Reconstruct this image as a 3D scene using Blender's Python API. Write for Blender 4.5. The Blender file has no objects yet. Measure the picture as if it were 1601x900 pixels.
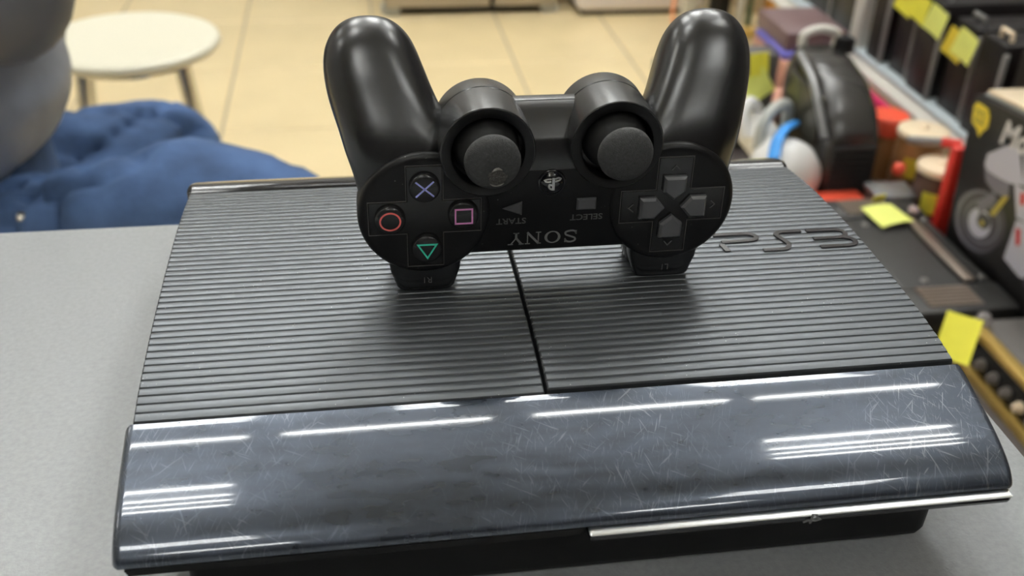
import bpy, bmesh, math, random
from mathutils import Vector, Matrix, noise

random.seed(7)
SC = bpy.context.scene
COL = SC.collection
PI = math.pi

# ---------------------------------------------------------------- camera
cam = bpy.data.cameras.new('camera')
cam.sensor_fit = 'HORIZONTAL'; cam.sensor_width = 36.0
cam.lens = 1622.0 / 1601.0 * 36.0
cam.clip_start = 0.01; cam.clip_end = 60
cam.dof.use_dof = True; cam.dof.focus_distance = 0.385; cam.dof.aperture_fstop = 11.0
camo = bpy.data.objects.new('camera', cam); COL.objects.link(camo)
camo.matrix_world = Matrix(((0.9887431, 0.05803647, -0.13790885, -0.0664160),
                            (-0.14763201, 0.52828211, -0.83613563, -0.2345650),
                            (0.02432842, 0.8470831, 0.53090334, 0.2757676),
                            (0, 0, 0, 1)))
SC.camera = camo

# ---------------------------------------------------------------- world, exposure
w = bpy.data.worlds.new('world'); SC.world = w; w.use_nodes = True
w.node_tree.nodes['Background'].inputs[0].default_value = (0.75, 0.82, 0.95, 1)
w.node_tree.nodes['Background'].inputs[1].default_value = 0.25
SC.view_settings.view_transform = 'Standard'
SC.view_settings.look = 'None'
SC.view_settings.gamma = 1.0
SC.view_settings.use_curve_mapping = False
SC.view_settings.exposure = 0.0
TUBE = 43.0            # emission of the ceiling tubes

# ---------------------------------------------------------------- materials
def mat(name, col, rough=0.5, spec=0.5, metal=0.0, var=0.0, vscale=20.0, bump=0.0, bscale=200.0,
        coat=0.0, coat_rough=0.03, emit=None, estr=0.0, trans=0.0, stretch=None, ior=None):
    m = bpy.data.materials.new(name); m.use_nodes = True
    nt = m.node_tree; b = nt.nodes['Principled BSDF']
    b.inputs['Base Color'].default_value = (*col, 1)
    b.inputs['Roughness'].default_value = rough
    b.inputs['Specular IOR Level'].default_value = spec
    b.inputs['Metallic'].default_value = metal
    if coat: b.inputs['Coat Weight'].default_value = coat; b.inputs['Coat Roughness'].default_value = coat_rough
    if trans: b.inputs['Transmission Weight'].default_value = trans
    if ior: b.inputs['IOR'].default_value = ior
    if emit: b.inputs['Emission Color'].default_value = (*emit, 1); b.inputs['Emission Strength'].default_value = estr
    if var or bump:
        tc = nt.nodes.new('ShaderNodeTexCoord'); mp = nt.nodes.new('ShaderNodeMapping')
        nt.links.new(tc.outputs['Object'], mp.inputs['Vector'])
        if stretch: mp.inputs['Scale'].default_value = stretch
    if var:
        n = nt.nodes.new('ShaderNodeTexNoise'); n.inputs['Scale'].default_value = vscale; n.inputs['Detail'].default_value = 5
        nt.links.new(mp.outputs[0], n.inputs['Vector'])
        r = nt.nodes.new('ShaderNodeMapRange')
        r.inputs['From Min'].default_value = 0.25; r.inputs['From Max'].default_value = 0.75
        r.inputs['To Min'].default_value = 1 - var; r.inputs['To Max'].default_value = 1 + var
        nt.links.new(n.outputs['Fac'], r.inputs['Value'])
        mx = nt.nodes.new('ShaderNodeVectorMath'); mx.operation = 'SCALE'
        mx.inputs[0].default_value = col
        nt.links.new(r.outputs[0], mx.inputs['Scale']); nt.links.new(mx.outputs[0], b.inputs['Base Color'])
    if bump:
        n2 = nt.nodes.new('ShaderNodeTexNoise'); n2.inputs['Scale'].default_value = bscale; n2.inputs['Detail'].default_value = 3
        nt.links.new(mp.outputs[0], n2.inputs['Vector'])
        bp = nt.nodes.new('ShaderNodeBump'); bp.inputs['Strength'].default_value = bump; bp.inputs['Distance'].default_value = 0.002
        nt.links.new(n2.outputs['Fac'], bp.inputs['Height']); nt.links.new(bp.outputs[0], b.inputs['Normal'])
    return m

def speckled(m, col2, scale, lo, hi, rough2=None):
    """small dust specks of colour col2 over an existing material"""
    nt = m.node_tree; b = nt.nodes['Principled BSDF']
    tc = nt.nodes.new('ShaderNodeTexCoord')
    v = nt.nodes.new('ShaderNodeTexVoronoi'); v.inputs['Scale'].default_value = scale
    nt.links.new(tc.outputs['Object'], v.inputs['Vector'])
    n = nt.nodes.new('ShaderNodeTexNoise'); n.inputs['Scale'].default_value = scale * 0.13
    nt.links.new(tc.outputs['Object'], n.inputs['Vector'])
    r = nt.nodes.new('ShaderNodeMapRange'); r.inputs['From Min'].default_value = lo; r.inputs['From Max'].default_value = hi
    r.inputs['To Min'].default_value = 1; r.inputs['To Max'].default_value = 0
    nt.links.new(v.outputs['Distance'], r.inputs['Value'])
    r2 = nt.nodes.new('ShaderNodeMapRange'); r2.inputs['From Min'].default_value = 0.52; r2.inputs['From Max'].default_value = 0.62
    nt.links.new(n.outputs['Fac'], r2.inputs['Value'])
    mu = nt.nodes.new('ShaderNodeMath'); mu.operation = 'MULTIPLY'
    nt.links.new(r.outputs[0], mu.inputs[0]); nt.links.new(r2.outputs[0], mu.inputs[1])
    mix = nt.nodes.new('ShaderNodeMix'); mix.data_type = 'RGBA'
    old = b.inputs['Base Color']
    if old.is_linked: nt.links.new(old.links[0].from_socket, mix.inputs['A'])
    else: mix.inputs['A'].default_value = old.default_value
    mix.inputs['B'].default_value = (*col2, 1)
    nt.links.new(mu.outputs[0], mix.inputs['Factor']); nt.links.new(mix.outputs['Result'], b.inputs['Base Color'])
    return m

def glossy_scratched(name):
    """dark glossy plastic with fine wiping haze and long thin scratches"""
    m = mat(name, (0.012, 0.017, 0.028), rough=0.30, spec=0.6, metal=0.75, coat=0.8, coat_rough=0.045)
    nt = m.node_tree; b = nt.nodes['Principled BSDF']
    b.inputs['Coat IOR'].default_value = 1.6
    tc = nt.nodes.new('ShaderNodeTexCoord')
    total = None
    for ang, sc, seed, lo in ((0.45, 60, 0, .66), (1.25, 60, 3.3, .655), (-0.7, 55, 7.1, .66), (2.0, 65, 11.7, .66), (-1.2, 70, 15.2, .66), (0.9, 110, 21.2, .66), (1.7, 130, 25.2, .66)):
        rt = nt.nodes.new('ShaderNodeMapping'); rt.inputs['Rotation'].default_value = (0, 0, ang)
        nt.links.new(tc.outputs['Object'], rt.inputs['Vector'])
        mp = nt.nodes.new('ShaderNodeMapping')
        mp.inputs['Location'].default_value = (seed, seed * 2, 0); mp.inputs['Scale'].default_value = (1.3, 20, 1)
        nt.links.new(rt.outputs[0], mp.inputs['Vector'])
        n = nt.nodes.new('ShaderNodeTexNoise'); n.inputs['Scale'].default_value = sc; n.inputs['Detail'].default_value = 2
        n.inputs['Distortion'].default_value = 0.35
        nt.links.new(mp.outputs[0], n.inputs['Vector'])
        r = nt.nodes.new('ShaderNodeMapRange'); r.inputs['From Min'].default_value = lo; r.inputs['From Max'].default_value = lo + .06
        nt.links.new(n.outputs['Fac'], r.inputs['Value'])
        if total is None: total = r.outputs[0]
        else:
            mx = nt.nodes.new('ShaderNodeMath'); mx.operation = 'MAXIMUM'
            nt.links.new(total, mx.inputs[0]); nt.links.new(r.outputs[0], mx.inputs[1]); total = mx.outputs[0]
    big = nt.nodes.new('ShaderNodeTexNoise'); big.inputs['Scale'].default_value = 16; big.inputs['Detail'].default_value = 4
    nt.links.new(tc.outputs['Object'], big.inputs['Vector'])
    rb = nt.nodes.new('ShaderNodeMapRange'); rb.inputs['From Min'].default_value = .35; rb.inputs['From Max'].default_value = .7
    nt.links.new(big.outputs['Fac'], rb.inputs['Value'])
    mu = nt.nodes.new('ShaderNodeMath'); mu.operation = 'MULTIPLY'
    nt.links.new(total, mu.inputs[0]); nt.links.new(rb.outputs[0], mu.inputs[1])
    mix = nt.nodes.new('ShaderNodeMix'); mix.data_type = 'RGBA'
    mix.inputs['A'].default_value = (0.050, 0.062, 0.084, 1); mix.inputs['B'].default_value = (0.15, 0.17, 0.20, 1)
    nt.links.new(mu.outputs[0], mix.inputs['Factor'])
    # brushed wiping haze
    mph = nt.nodes.new('ShaderNodeMapping'); mph.inputs['Scale'].default_value = (1.6, 5, 1)
    nt.links.new(tc.outputs['Object'], mph.inputs['Vector'])
    hz = nt.nodes.new('ShaderNodeTexNoise'); hz.inputs['Scale'].default_value = 45; hz.inputs['Detail'].default_value = 6
    nt.links.new(mph.outputs[0], hz.inputs['Vector'])
    ad = nt.nodes.new('ShaderNodeMath'); ad.operation = 'MULTIPLY'
    nt.links.new(hz.outputs['Fac'], ad.inputs[0]); nt.links.new(big.outputs['Fac'], ad.inputs[1])
    rh = nt.nodes.new('ShaderNodeMapRange'); rh.inputs['From Min'].default_value = .15; rh.inputs['From Max'].default_value = .40
    rh.inputs['To Min'].default_value = 0.26; rh.inputs['To Max'].default_value = 0.42
    nt.links.new(ad.outputs[0], rh.inputs['Value'])
    nt.links.new(rh.outputs[0], b.inputs['Roughness'])
    cl = nt.nodes.new('ShaderNodeMapRange'); cl.inputs['From Min'].default_value = .16; cl.inputs['From Max'].default_value = .36
    cl.inputs['To Min'].default_value = 0.84; cl.inputs['To Max'].default_value = 1.18
    nt.links.new(ad.outputs[0], cl.inputs['Value'])
    sc_ = nt.nodes.new('ShaderNodeVectorMath'); sc_.operation = 'SCALE'
    nt.links.new(mix.outputs['Result'], sc_.inputs[0]); nt.links.new(cl.outputs[0], sc_.inputs['Scale'])
    nt.links.new(sc_.outputs[0], b.inputs['Base Color'])
    return m

M = {}
M['table'] = mat('grey_laminate', (0.325, 0.338, 0.345), rough=0.42, spec=0.45, var=0.10, vscale=420, bump=0.12, bscale=900)
M['ribs'] = speckled(mat('charcoal_satin', (0.106, 0.114, 0.123), rough=0.40, spec=0.6, metal=0.8), (0.5, 0.5, 0.5), 520, .06, .11)
M['gloss'] = glossy_scratched('glossy_scratched_black')
M['gloss_clean'] = mat('glossy_black', (0.010, 0.010, 0.013), rough=0.08, spec=0.7)
M['gloss_plum'] = mat('glossy_plum_black', (0.012, 0.007, 0.010), rough=0.12, spec=0.6)
M['black'] = mat('black_plastic', (0.006, 0.006, 0.0065), rough=0.5, spec=0.25)
M['trim'] = mat('silver_trim', (0.80, 0.82, 0.84), rough=0.30, metal=1.0)
M['trimdark'] = mat('dark_trim', (0.08, 0.08, 0.085), rough=0.35, metal=0.6)
M['pad'] = mat('controller_black_satin', (0.006, 0.0065, 0.0075), rough=0.27, spec=0.9, bump=0.02, bscale=2500)
M['padface'] = speckled(mat('controller_black_face', (0.005, 0.005, 0.0055), rough=0.38, spec=0.35), (0.2, 0.2, 0.2), 300, .06, .09)
M['plate'] = mat('button_plate_black', (0.010, 0.010, 0.010), rough=0.18, spec=0.5)
M['edge'] = mat('edge_highlight_grey', (0.10, 0.095, 0.09), rough=0.4)
M['rubber'] = mat('grey_rubber', (0.055, 0.056, 0.056), rough=0.75, spec=0.35, var=0.25, vscale=900, bump=0.35, bscale=2600)
M['rubber_side'] = mat('dark_rubber', (0.014, 0.014, 0.014), rough=0.6, spec=0.3)
M['torn'] = mat('torn_rubber', (0.075, 0.072, 0.064), rough=0.6, var=0.6, vscale=1500, bump=0.8, bscale=1600)
M['tornedge'] = mat('torn_rubber_edge', (0.22, 0.21, 0.19), rough=0.7)
M['btn'] = mat('button_charcoal', (0.014, 0.014, 0.015), rough=0.25, spec=0.5)
M['dbtn'] = mat('button_grey', (0.10, 0.102, 0.108), rough=0.35, spec=0.5)
M['sym_x'] = mat('print_blue', (0.46, 0.50, 1.0), rough=0.5)
M['sym_o'] = mat('print_red', (0.95, 0.17, 0.16), rough=0.5)
M['sym_s'] = mat('print_pink', (0.90, 0.34, 0.72), rough=0.5)
M['sym_t'] = mat('print_green', (0.06, 0.72, 0.50), rough=0.5)
M['ink'] = mat('print_grey', (0.20, 0.20, 0.20), rough=0.5)
M['ink_dim'] = mat('print_dim_grey', (0.10, 0.10, 0.10), rough=0.5)
M['silver'] = mat('silver_print', (0.55, 0.56, 0.57), rough=0.3, metal=0.6)
M['logo'] = mat('glossy_logo', (0.020, 0.017, 0.020), rough=0.22, spec=0.6)
M['tile'] = mat('beige_tile', (0.86, 0.70, 0.41), rough=0.26, spec=0.5, var=0.05, vscale=6, bump=0.02, bscale=30)
M['grout'] = mat('grey_grout', (0.42, 0.35, 0.24), rough=0.8)
M['wall'] = mat('painted_wall', (0.45, 0.44, 0.42), rough=0.8, var=0.03, vscale=3)
M['walldark'] = mat('dark_display_wall', (0.10, 0.09, 0.09), rough=0.7, var=0.4, vscale=2)
M['ceil'] = mat('white_ceiling', (0.80, 0.82, 0.85), rough=0.85, var=0.02, vscale=5)
M['tube'] = mat('lamp_tube', (1, 1, 1), emit=(0.98, 0.995, 0.97), estr=TUBE)
M['lampframe'] = mat('white_lamp_body', (0.85, 0.85, 0.85), rough=0.5)
M['cream'] = mat('cream_seat', (0.86, 0.82, 0.66), rough=0.35, spec=0.5)
M['chrome'] = mat('chrome', (0.62, 0.60, 0.56), rough=0.18, metal=1.0)
M['jacket'] = mat('grey_jacket', (0.25, 0.27, 0.31), rough=0.5, spec=0.4, var=0.15, vscale=14, bump=0.25, bscale=60)
M['sleeve'] = mat('dark_grey_sleeve', (0.115, 0.12, 0.135), rough=0.5, spec=0.4, var=0.12, vscale=14, bump=0.2, bscale=60)
M['jeans'] = mat('blue_denim', (0.060, 0.108, 0.225), rough=0.8, spec=0.2, var=0.38, vscale=17, bump=0.35, bscale=130)
M['jeans_seam'] = mat('denim_seam', (0.05, 0.09, 0.20), rough=0.8)
M['skin'] = mat('skin', (0.55, 0.32, 0.22), rough=0.5)
M['lips'] = mat('lips', (0.42, 0.17, 0.14), rough=0.5)
M['hair'] = mat('dark_hair', (0.02, 0.015, 0.012), rough=0.5)
M['eye'] = mat('eye_white', (0.8, 0.8, 0.78), rough=0.2)
M['shoe'] = mat('black_shoe', (0.02, 0.02, 0.022), rough=0.5)
M['fridge'] = mat('beige_steel', (0.42, 0.37, 0.29), rough=0.35, spec=0.5, metal=0.3)
M['darkgap'] = mat('dark_gap', (0.02, 0.02, 0.018), rough=0.7)
M['white'] = mat('white_enamel', (0.82, 0.76, 0.74), rough=0.3)
M['plasticwhite'] = mat('white_plastic', (0.80, 0.79, 0.77), rough=0.35)
M['greyplastic'] = mat('pale_grey_plastic', (0.42, 0.43, 0.40), rough=0.4)
M['bluepl'] = mat('bright_blue_plastic', (0.04, 0.30, 0.80), rough=0.4)
M['rail'] = mat('grey_painted_steel', (0.74, 0.72, 0.66), rough=0.45)
M['railtop'] = mat('pale_blue_shelf_paint', (0.62, 0.70, 0.74), rough=0.4)
M['yellow'] = mat('yellow_paper', (0.86, 0.80, 0.07), rough=0.7, var=0.06, vscale=60)
M['yellow_o'] = mat('golden_yellow_paper', (0.80, 0.62, 0.05), rough=0.7, var=0.06, vscale=60)
M['yellow_l'] = mat('lemon_paper', (0.84, 0.88, 0.22), rough=0.7, var=0.05, vscale=60)
M['ink_tag'] = mat('tag_ink', (0.30, 0.27, 0.05), rough=0.7)
M['amp'] = mat('matte_black_metal', (0.020, 0.019, 0.018), rough=0.50, spec=0.5, var=0.1, vscale=40)
M['amp_gloss'] = mat('black_panel', (0.015, 0.015, 0.015), rough=0.2, spec=0.5)
M['amp_grey'] = mat('grey_brown_metal', (0.10, 0.092, 0.085), rough=0.40, spec=0.5, var=0.15, vscale=25)
M['bronze'] = mat('bronze_bar', (0.25, 0.20, 0.165), rough=0.3, metal=0.5)
M['gold'] = mat('gold_trim', (0.42, 0.28, 0.07), rough=0.35, metal=0.4)
M['screw'] = mat('dull_screw', (0.16, 0.15, 0.14), rough=0.4, metal=0.5)
M['terminal'] = mat('terminal_grey', (0.28, 0.26, 0.25), rough=0.35, metal=0.5)
M['copper'] = mat('copper_brown', (0.36, 0.18, 0.07), rough=0.35, metal=0.3)
M['brown'] = mat('dark_brown', (0.10, 0.050, 0.035), rough=0.4)
M['lid'] = mat('cream_lid', (0.95, 0.78, 0.56), rough=0.25)
M['red'] = mat('red_plastic', (0.62, 0.03, 0.02), rough=0.4)
M['redo'] = mat('orange_red_plastic', (0.82, 0.10, 0.05), rough=0.4)
M['magenta'] = mat('magenta_card', (0.62, 0.02, 0.12), rough=0.5)
M['salmon'] = mat('salmon_card', (0.55, 0.28, 0.20), rough=0.5)
M['plum'] = mat('plum_card', (0.16, 0.10, 0.10), rough=0.45)
M['violet'] = mat('violet_card', (0.14, 0.13, 0.48), rough=0.5)
M['orange'] = mat('orange_card', (0.72, 0.34, 0.06), rough=0.5)
M['tan'] = mat('tan_card', (0.62, 0.50, 0.32), rough=0.6)
M['wire'] = mat('yellow_wire', (0.72, 0.46, 0.10), rough=0.4)
M['wire_o'] = mat('orange_wire', (0.80, 0.30, 0.12), rough=0.5)
M['green'] = mat('dark_green_rod', (0.05, 0.10, 0.05), rough=0.4)
M['box'] = mat('black_gloss_card', (0.009, 0.007, 0.007), rough=0.42, spec=0.35)
M['boxside'] = mat('grey_edge_card', (0.26, 0.25, 0.24), rough=0.5)
M['moto'] = mat('black_box_card', (0.010, 0.009, 0.009), rough=0.35, spec=0.35)
M['print_silver'] = mat('printed_silver', (0.55, 0.54, 0.62), rough=0.4)
M['print_dark'] = mat('printed_dark_grey', (0.06, 0.055, 0.065), rough=0.4)
M['print_mid'] = mat('printed_mid_grey', (0.17, 0.16, 0.19), rough=0.4)
M['print_white'] = mat('printed_white', (0.70, 0.68, 0.68), rough=0.4)
M['print_yellow'] = mat('printed_yellow', (0.50, 0.38, 0.05), rough=0.4)
M['print_red'] = mat('printed_red', (0.55, 0.03, 0.03), rough=0.4)
M['navy'] = mat('navy_mat', (0.020, 0.045, 0.085), rough=0.6)
M['cabinet'] = mat('added_cabinet_brown', (0.030, 0.022, 0.022), rough=0.5)
M['shelfgrey'] = mat('dark_grey_board', (0.10, 0.085, 0.08), rough=0.5)
M['clear'] = mat('clear_plastic', (0.9, 0.85, 0.85), rough=0.1, trans=0.8, ior=1.4)
M['stone'] = mat('pale_pink_plastic', (0.55, 0.42, 0.40), rough=0.4)
M['steelgrey'] = mat('brushed_grey', (0.22, 0.22, 0.22), rough=0.35, metal=0.5)
M['grille'] = mat('grille_black', (0.012, 0.011, 0.011), rough=0.4)
M['shell'] = mat('grey_black_gloss', (0.030, 0.028, 0.026), rough=0.24, spec=0.7)
M['smoke'] = mat('olive_grey_panel', (0.06, 0.058, 0.045), rough=0.25)

# ---------------------------------------------------------------- mesh helpers
class MB:
    """collects shapes and links them as ONE mesh object"""
    def __init__(s): s.v = []; s.f = []; s.mi = []; s.cur = 0
    def add(s, vs, fs):
        o = len(s.v); s.v += [tuple(x) for x in vs]
        s.f += [tuple(i + o for i in f) for f in fs]; s.mi += [s.cur] * len(fs)
        return s
    def mat(s, i): s.cur = i; return s
    def from_bm(s, bm):
        bm.verts.ensure_lookup_table(); bm.verts.index_update()
        s.add([v.co[:] for v in bm.verts], [[v.index for v in f.verts] for f in bm.faces]); bm.free(); return s
    def box(s, a, b, bev=0.0, seg=2, rot=None, piv=None):
        bm = bmesh.new(); bmesh.ops.create_cube(bm, size=1)
        c = (Vector(a) + Vector(b)) / 2; d = Vector(b) - Vector(a)
        for v in bm.verts: v.co = Vector((v.co.x * d.x, v.co.y * d.y, v.co.z * d.z))
        if bev: bmesh.ops.bevel(bm, geom=bm.edges[:], offset=bev, segments=seg, profile=0.5, affect='EDGES')
        for v in bm.verts:
            if rot is not None:
                p_ = Vector(piv) - c if piv else Vector()
                v.co = rot @ (v.co - p_) + p_
            v.co += c
        return s.from_bm(bm)
    def lathe(s, prof, c, axis=(0, 0, 1), n=32, cap0=True, cap1=True):
        """prof: list of (radius, along axis)"""
        ax = Vector(axis).normalized()
        u = ax.orthogonal().normalized(); v = ax.cross(u)
        c = Vector(c); vs = []; fs = []
        for r, h in prof:
            for k in range(n):
                t = 2 * PI * k / n
                vs.append(c + ax * h + (u * math.cos(t) + v * math.sin(t)) * r)
        for i in range(len(prof) - 1):
            for k in range(n):
                a, b = i * n + k, i * n + (k + 1) % n
                fs.append((a, b, b + n, a + n))
        if cap0: fs.append(tuple(range(n))[::-1])
        if cap1: fs.append(tuple((len(prof) - 1) * n + k for k in range(n)))
        return s.add(vs, fs)
    def rings(s, rings, cap=True, closed=False):
        n = len(rings[0]); vs = [p for r in rings for p in r]; fs = []
        m = len(rings)
        for i in range(m if closed else m - 1):
            j = (i + 1) % m
            for k in range(n):
                fs.append((i * n + k, i * n + (k + 1) % n, j * n + (k + 1) % n, j * n + k))
        if cap and not closed:
            fs.append(tuple(range(n))[::-1]); fs.append(tuple((m - 1) * n + k for k in range(n)))
        return s.add(vs, fs)
    def tube(s, pts, r, n=10, sub=0, closed=False, flat=1.0):
        pts = [Vector(p) for p in pts]
        rs = list(r) if hasattr(r, '__len__') else [r] * len(pts)
        if sub: pts, rs = smooth_path(pts, rs, sub, closed)
        m = len(pts); rings = []; u = None
        for i, p in enumerate(pts):
            if closed: t = pts[(i + 1) % m] - pts[i - 1]
            else: t = pts[min(i + 1, m - 1)] - pts[max(i - 1, 0)]
            t.normalize()
            if u is None: u = t.orthogonal().normalized()
            else:
                u = (u - t * u.dot(t)); u.normalize()
            v = t.cross(u)
            rings.append([p + (u * math.cos(2 * PI * k / n) + v * math.sin(2 * PI * k / n) * flat) * rs[i] for k in range(n)])
        return s.rings(rings, closed=closed)
    def prism(s, poly, d, o=(0, 0, 0), eu=(1, 0, 0), ev=(0, 1, 0), bev=0.0):
        """polygon in the plane o + a*eu + b*ev pushed along eu x ev by d"""
        o = Vector(o); eu = Vector(eu); ev = Vector(ev); w_ = eu.cross(ev).normalized()
        n = len(poly)
        vs = [o + eu * a + ev * b for a, b in poly] 
        if bev:
            pin = inset(poly, bev)
            vs += [o + eu * a + ev * b + w_ * (d - bev * (1 if d > 0 else -1)) for a, b in poly]
            vs += [o + eu * a + ev * b + w_ * d for a, b in pin]
            L = 3
        else:
            vs += [o + eu * a + ev * b + w_ * d for a, b in poly]; L = 2
        fs = [tuple(range(n))[::-1], tuple((L - 1) * n + k for k in range(n))]
        for l in range(L - 1):
            for k in range(n): fs.append((l * n + k, l * n + (k + 1) % n, (l + 1) * n + (k + 1) % n, (l + 1) * n + k))
        return s.add(vs, fs)
    def extrude_x(s, prof, xs, ins=0.0):
        """closed (y,z) profile run along x, ends rounded off by ins"""
        x0, x1 = xs
        st = [(x0, inset(prof, ins)), (x0 + ins * .4, inset(prof, ins * .35)), (x0 + ins, prof), (x0 + ins * 1.8, prof), (x0 + ins * 2.6, prof),
              (x1 - ins * 2.6, prof), (x1 - ins * 1.8, prof), (x1 - ins, prof), (x1 - ins * .4, inset(prof, ins * .35)), (x1, inset(prof, ins))] if ins else [(x0, prof), (x1, prof)]
        return s.rings([[Vector((x, y, z)) for y, z in p_] for x, p_ in st])
    def ribbon(s, pts, wd, th, f, sub=0, closed=False):
        """flat stroke: 2-D points widened to wd, f maps (a,b,h) to space"""
        P = [Vector((a, b, 0)) for a, b in pts]
        if sub: P, _ = smooth_path(P, [1] * len(P), sub, closed)
        m = len(P); Lv = []; Rv = []
        for i in range(m):
            if closed: t = P[(i + 1) % m] - P[i - 1]
            else: t = P[min(i + 1, m - 1)] - P[max(i - 1, 0)]
            t.normalize(); nrm = Vector((-t.y, t.x, 0)) * wd / 2
            # mitre
            a = (P[i] - P[i - 1]).normalized() if (i > 0 or closed) else t
            k = max(0.5, abs(a.dot(t)))
            Lv.append(P[i] + nrm / k); Rv.append(P[i] - nrm / k)
        vs = []
        for h in (0, th):
            vs += [f(q.x, q.y, h) for q in Lv] + [f(q.x, q.y, h) for q in Rv]
        fs = []
        seg = m if closed else m - 1
        for i in range(seg):
            j = (i + 1) % m
            fs.append((2 * m + i, 2 * m + j, 3 * m + j, 3 * m + i))
            fs.append((i, m + i, m + j, j))
            fs.append((i, j, 2 * m + j, 2 * m + i))
            fs.append((m + i, 3 * m + i, 3 * m + j, m + j))
        if not closed:
            fs.append((0, 2 * m, 3 * m, m)); fs.append((m - 1, 2 * m - 1, 4 * m - 1, 3 * m - 1))
        return s.add(vs, fs)
    def build(s, name, material, parent=None, smooth=35, label=None):
        me = bpy.data.meshes.new(name); me.from_pydata(s.v, [], s.f)
        mats = material if isinstance(material, (list, tuple)) else [material]
        for m_ in mats: me.materials.append(m_)
        if len(mats) > 1: me.polygons.foreach_set('material_index', s.mi)
        bm = bmesh.new(); bm.from_mesh(me); bmesh.ops.recalc_face_normals(bm, faces=bm.faces[:]); bm.to_mesh(me); bm.free()
        if smooth:
            me.polygons.foreach_set('use_smooth', [True] * len(me.polygons))
            me.set_sharp_from_angle(angle=math.radians(smooth))
        me.update()
        o = bpy.data.objects.new(name, me); COL.objects.link(o)
        if parent is not None:
            o.parent = parent
            if parent.type == 'EMPTY': o.matrix_parent_inverse = Matrix.Translation(-Vector(parent.location))
        if label: o['label'] = label
        return o

def inset(poly, d):
    n = len(poly); A = sum(poly[i][0] * poly[(i + 1) % n][1] - poly[(i + 1) % n][0] * poly[i][1] for i in range(n))
    sg = 1 if A > 0 else -1; out = []
    for i in range(n):
        p0, p1, p2 = Vector(poly[i - 1]), Vector(poly[i]), Vector(poly[(i + 1) % n])
        a = (p1 - p0).normalized(); b = (p2 - p1).normalized()
        n1 = Vector((-a.y, a.x)) * sg; n2 = Vector((-b.y, b.x)) * sg
        m_ = n1 + n2
        if m_.length < 1e-6: m_ = n1
        m_.normalize(); k = max(0.45, m_.dot(n1))
        q = p1 + m_ * d / k; out.append((q.x, q.y))
    return out

def smooth_path(pts, rs, sub, closed=False):
    n = len(pts); P = []; R = []
    seg = n if closed else n - 1
    g = (lambda i: pts[i % n]) if closed else (lambda i: pts[max(0, min(n - 1, i))])
    gr = (lambda i: rs[i % n]) if closed else (lambda i: rs[max(0, min(n - 1, i))])
    for i in range(seg):
        for k in range(sub):
            t = k / sub
            def cr(a, b, c, d): return 0.5 * ((2 * b) + (c - a) * t + (2 * a - 5 * b + 4 * c - d) * t * t + (3 * b - a - 3 * c + d) * t ** 3)
            P.append(cr(g(i - 1), g(i), g(i + 1), g(i + 2))); R.append(max(1e-5, cr(gr(i - 1), gr(i), gr(i + 1), gr(i + 2))))
    if not closed: P.append(pts[-1].copy()); R.append(rs[-1])
    return P, R

def thing(name, label, cat, loc, group=None):
    o = bpy.data.objects.new(name, None); COL.objects.link(o); o.location = loc; o.empty_display_size = 0.02
    o['label'] = label; o['category'] = cat
    if group: o['group'] = group
    return o
def tag(o, label, cat, group=None):
    o['label'] = label; o['category'] = cat
    if group: o['group'] = group
    return o
def struct(o): o['kind'] = 'structure'; return o
def lerp(x, xs, ys):
    if x <= xs[0]: return ys[0]
    for i in range(len(xs) - 1):
        if x <= xs[i + 1]: return ys[i] + (ys[i + 1] - ys[i]) * (x - xs[i]) / (xs[i + 1] - xs[i])
    return ys[-1]

# ================================================================ SETTING
FZ = -0.80; CZ = 2.55
# floor: a grout bed with the tiles laid on it as pieces
fl = struct(MB().box((-3.2, -5.6, FZ - 0.06), (3.0, 4.6, FZ - 0.003)).build('floor', M['grout'], smooth=0))
xs = [-3.2, -2.84, -2.43, -2.03, -1.62, -1.215, -0.81, -0.408, 0.0, 0.41, 0.765, 1.17, 1.575, 1.98, 2.385, 3.0]
ys = [-5.6, -5.2, -4.76, -4.32, -3.88, -3.44, -3.0, -2.56, -2.12, -1.68, -1.24, -0.80, -0.36, 0.08, 0.52, 0.96, 1.40, 1.84, 2.28, 2.72, 3.16, 3.60, 4.04, 4.6]
for i in range(len(xs) - 1):
    for j in range(len(ys) - 1):
        g = 0.0035
        dz = random.uniform(-0.0006, 0.0006)
        MB().box((xs[i] + g, ys[j] + g, FZ - 0.012), (xs[i + 1] - g, ys[j + 1] - g, FZ + dz * 0.5), bev=0.002, seg=1).build('floor_tile', M['tile'], fl, smooth=0)
struct(MB().box((-3.3, -5.7, CZ), (3.1, 4.7, CZ + 0.08)).build('ceiling', M['ceil'], smooth=0))
struct(MB().box((-3.3, 4.6, FZ - 0.06), (3.1, 4.7, CZ)).build('wall_back', M['wall'], smooth=0))
struct(MB().box((-3.3, -5.7, FZ - 0.06), (3.1, -5.6, CZ)).build('wall_front', M['wall'], smooth=0))
struct(MB().box((-3.3, -5.6, FZ - 0.06), (-3.2, 4.6, CZ)).build('wall_left', M['wall'], smooth=0))
struct(MB().box((3.0, -5.6, FZ - 0.06), (3.1, 4.6, CZ)).build('wall_right', M['walldark'], smooth=0))

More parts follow.
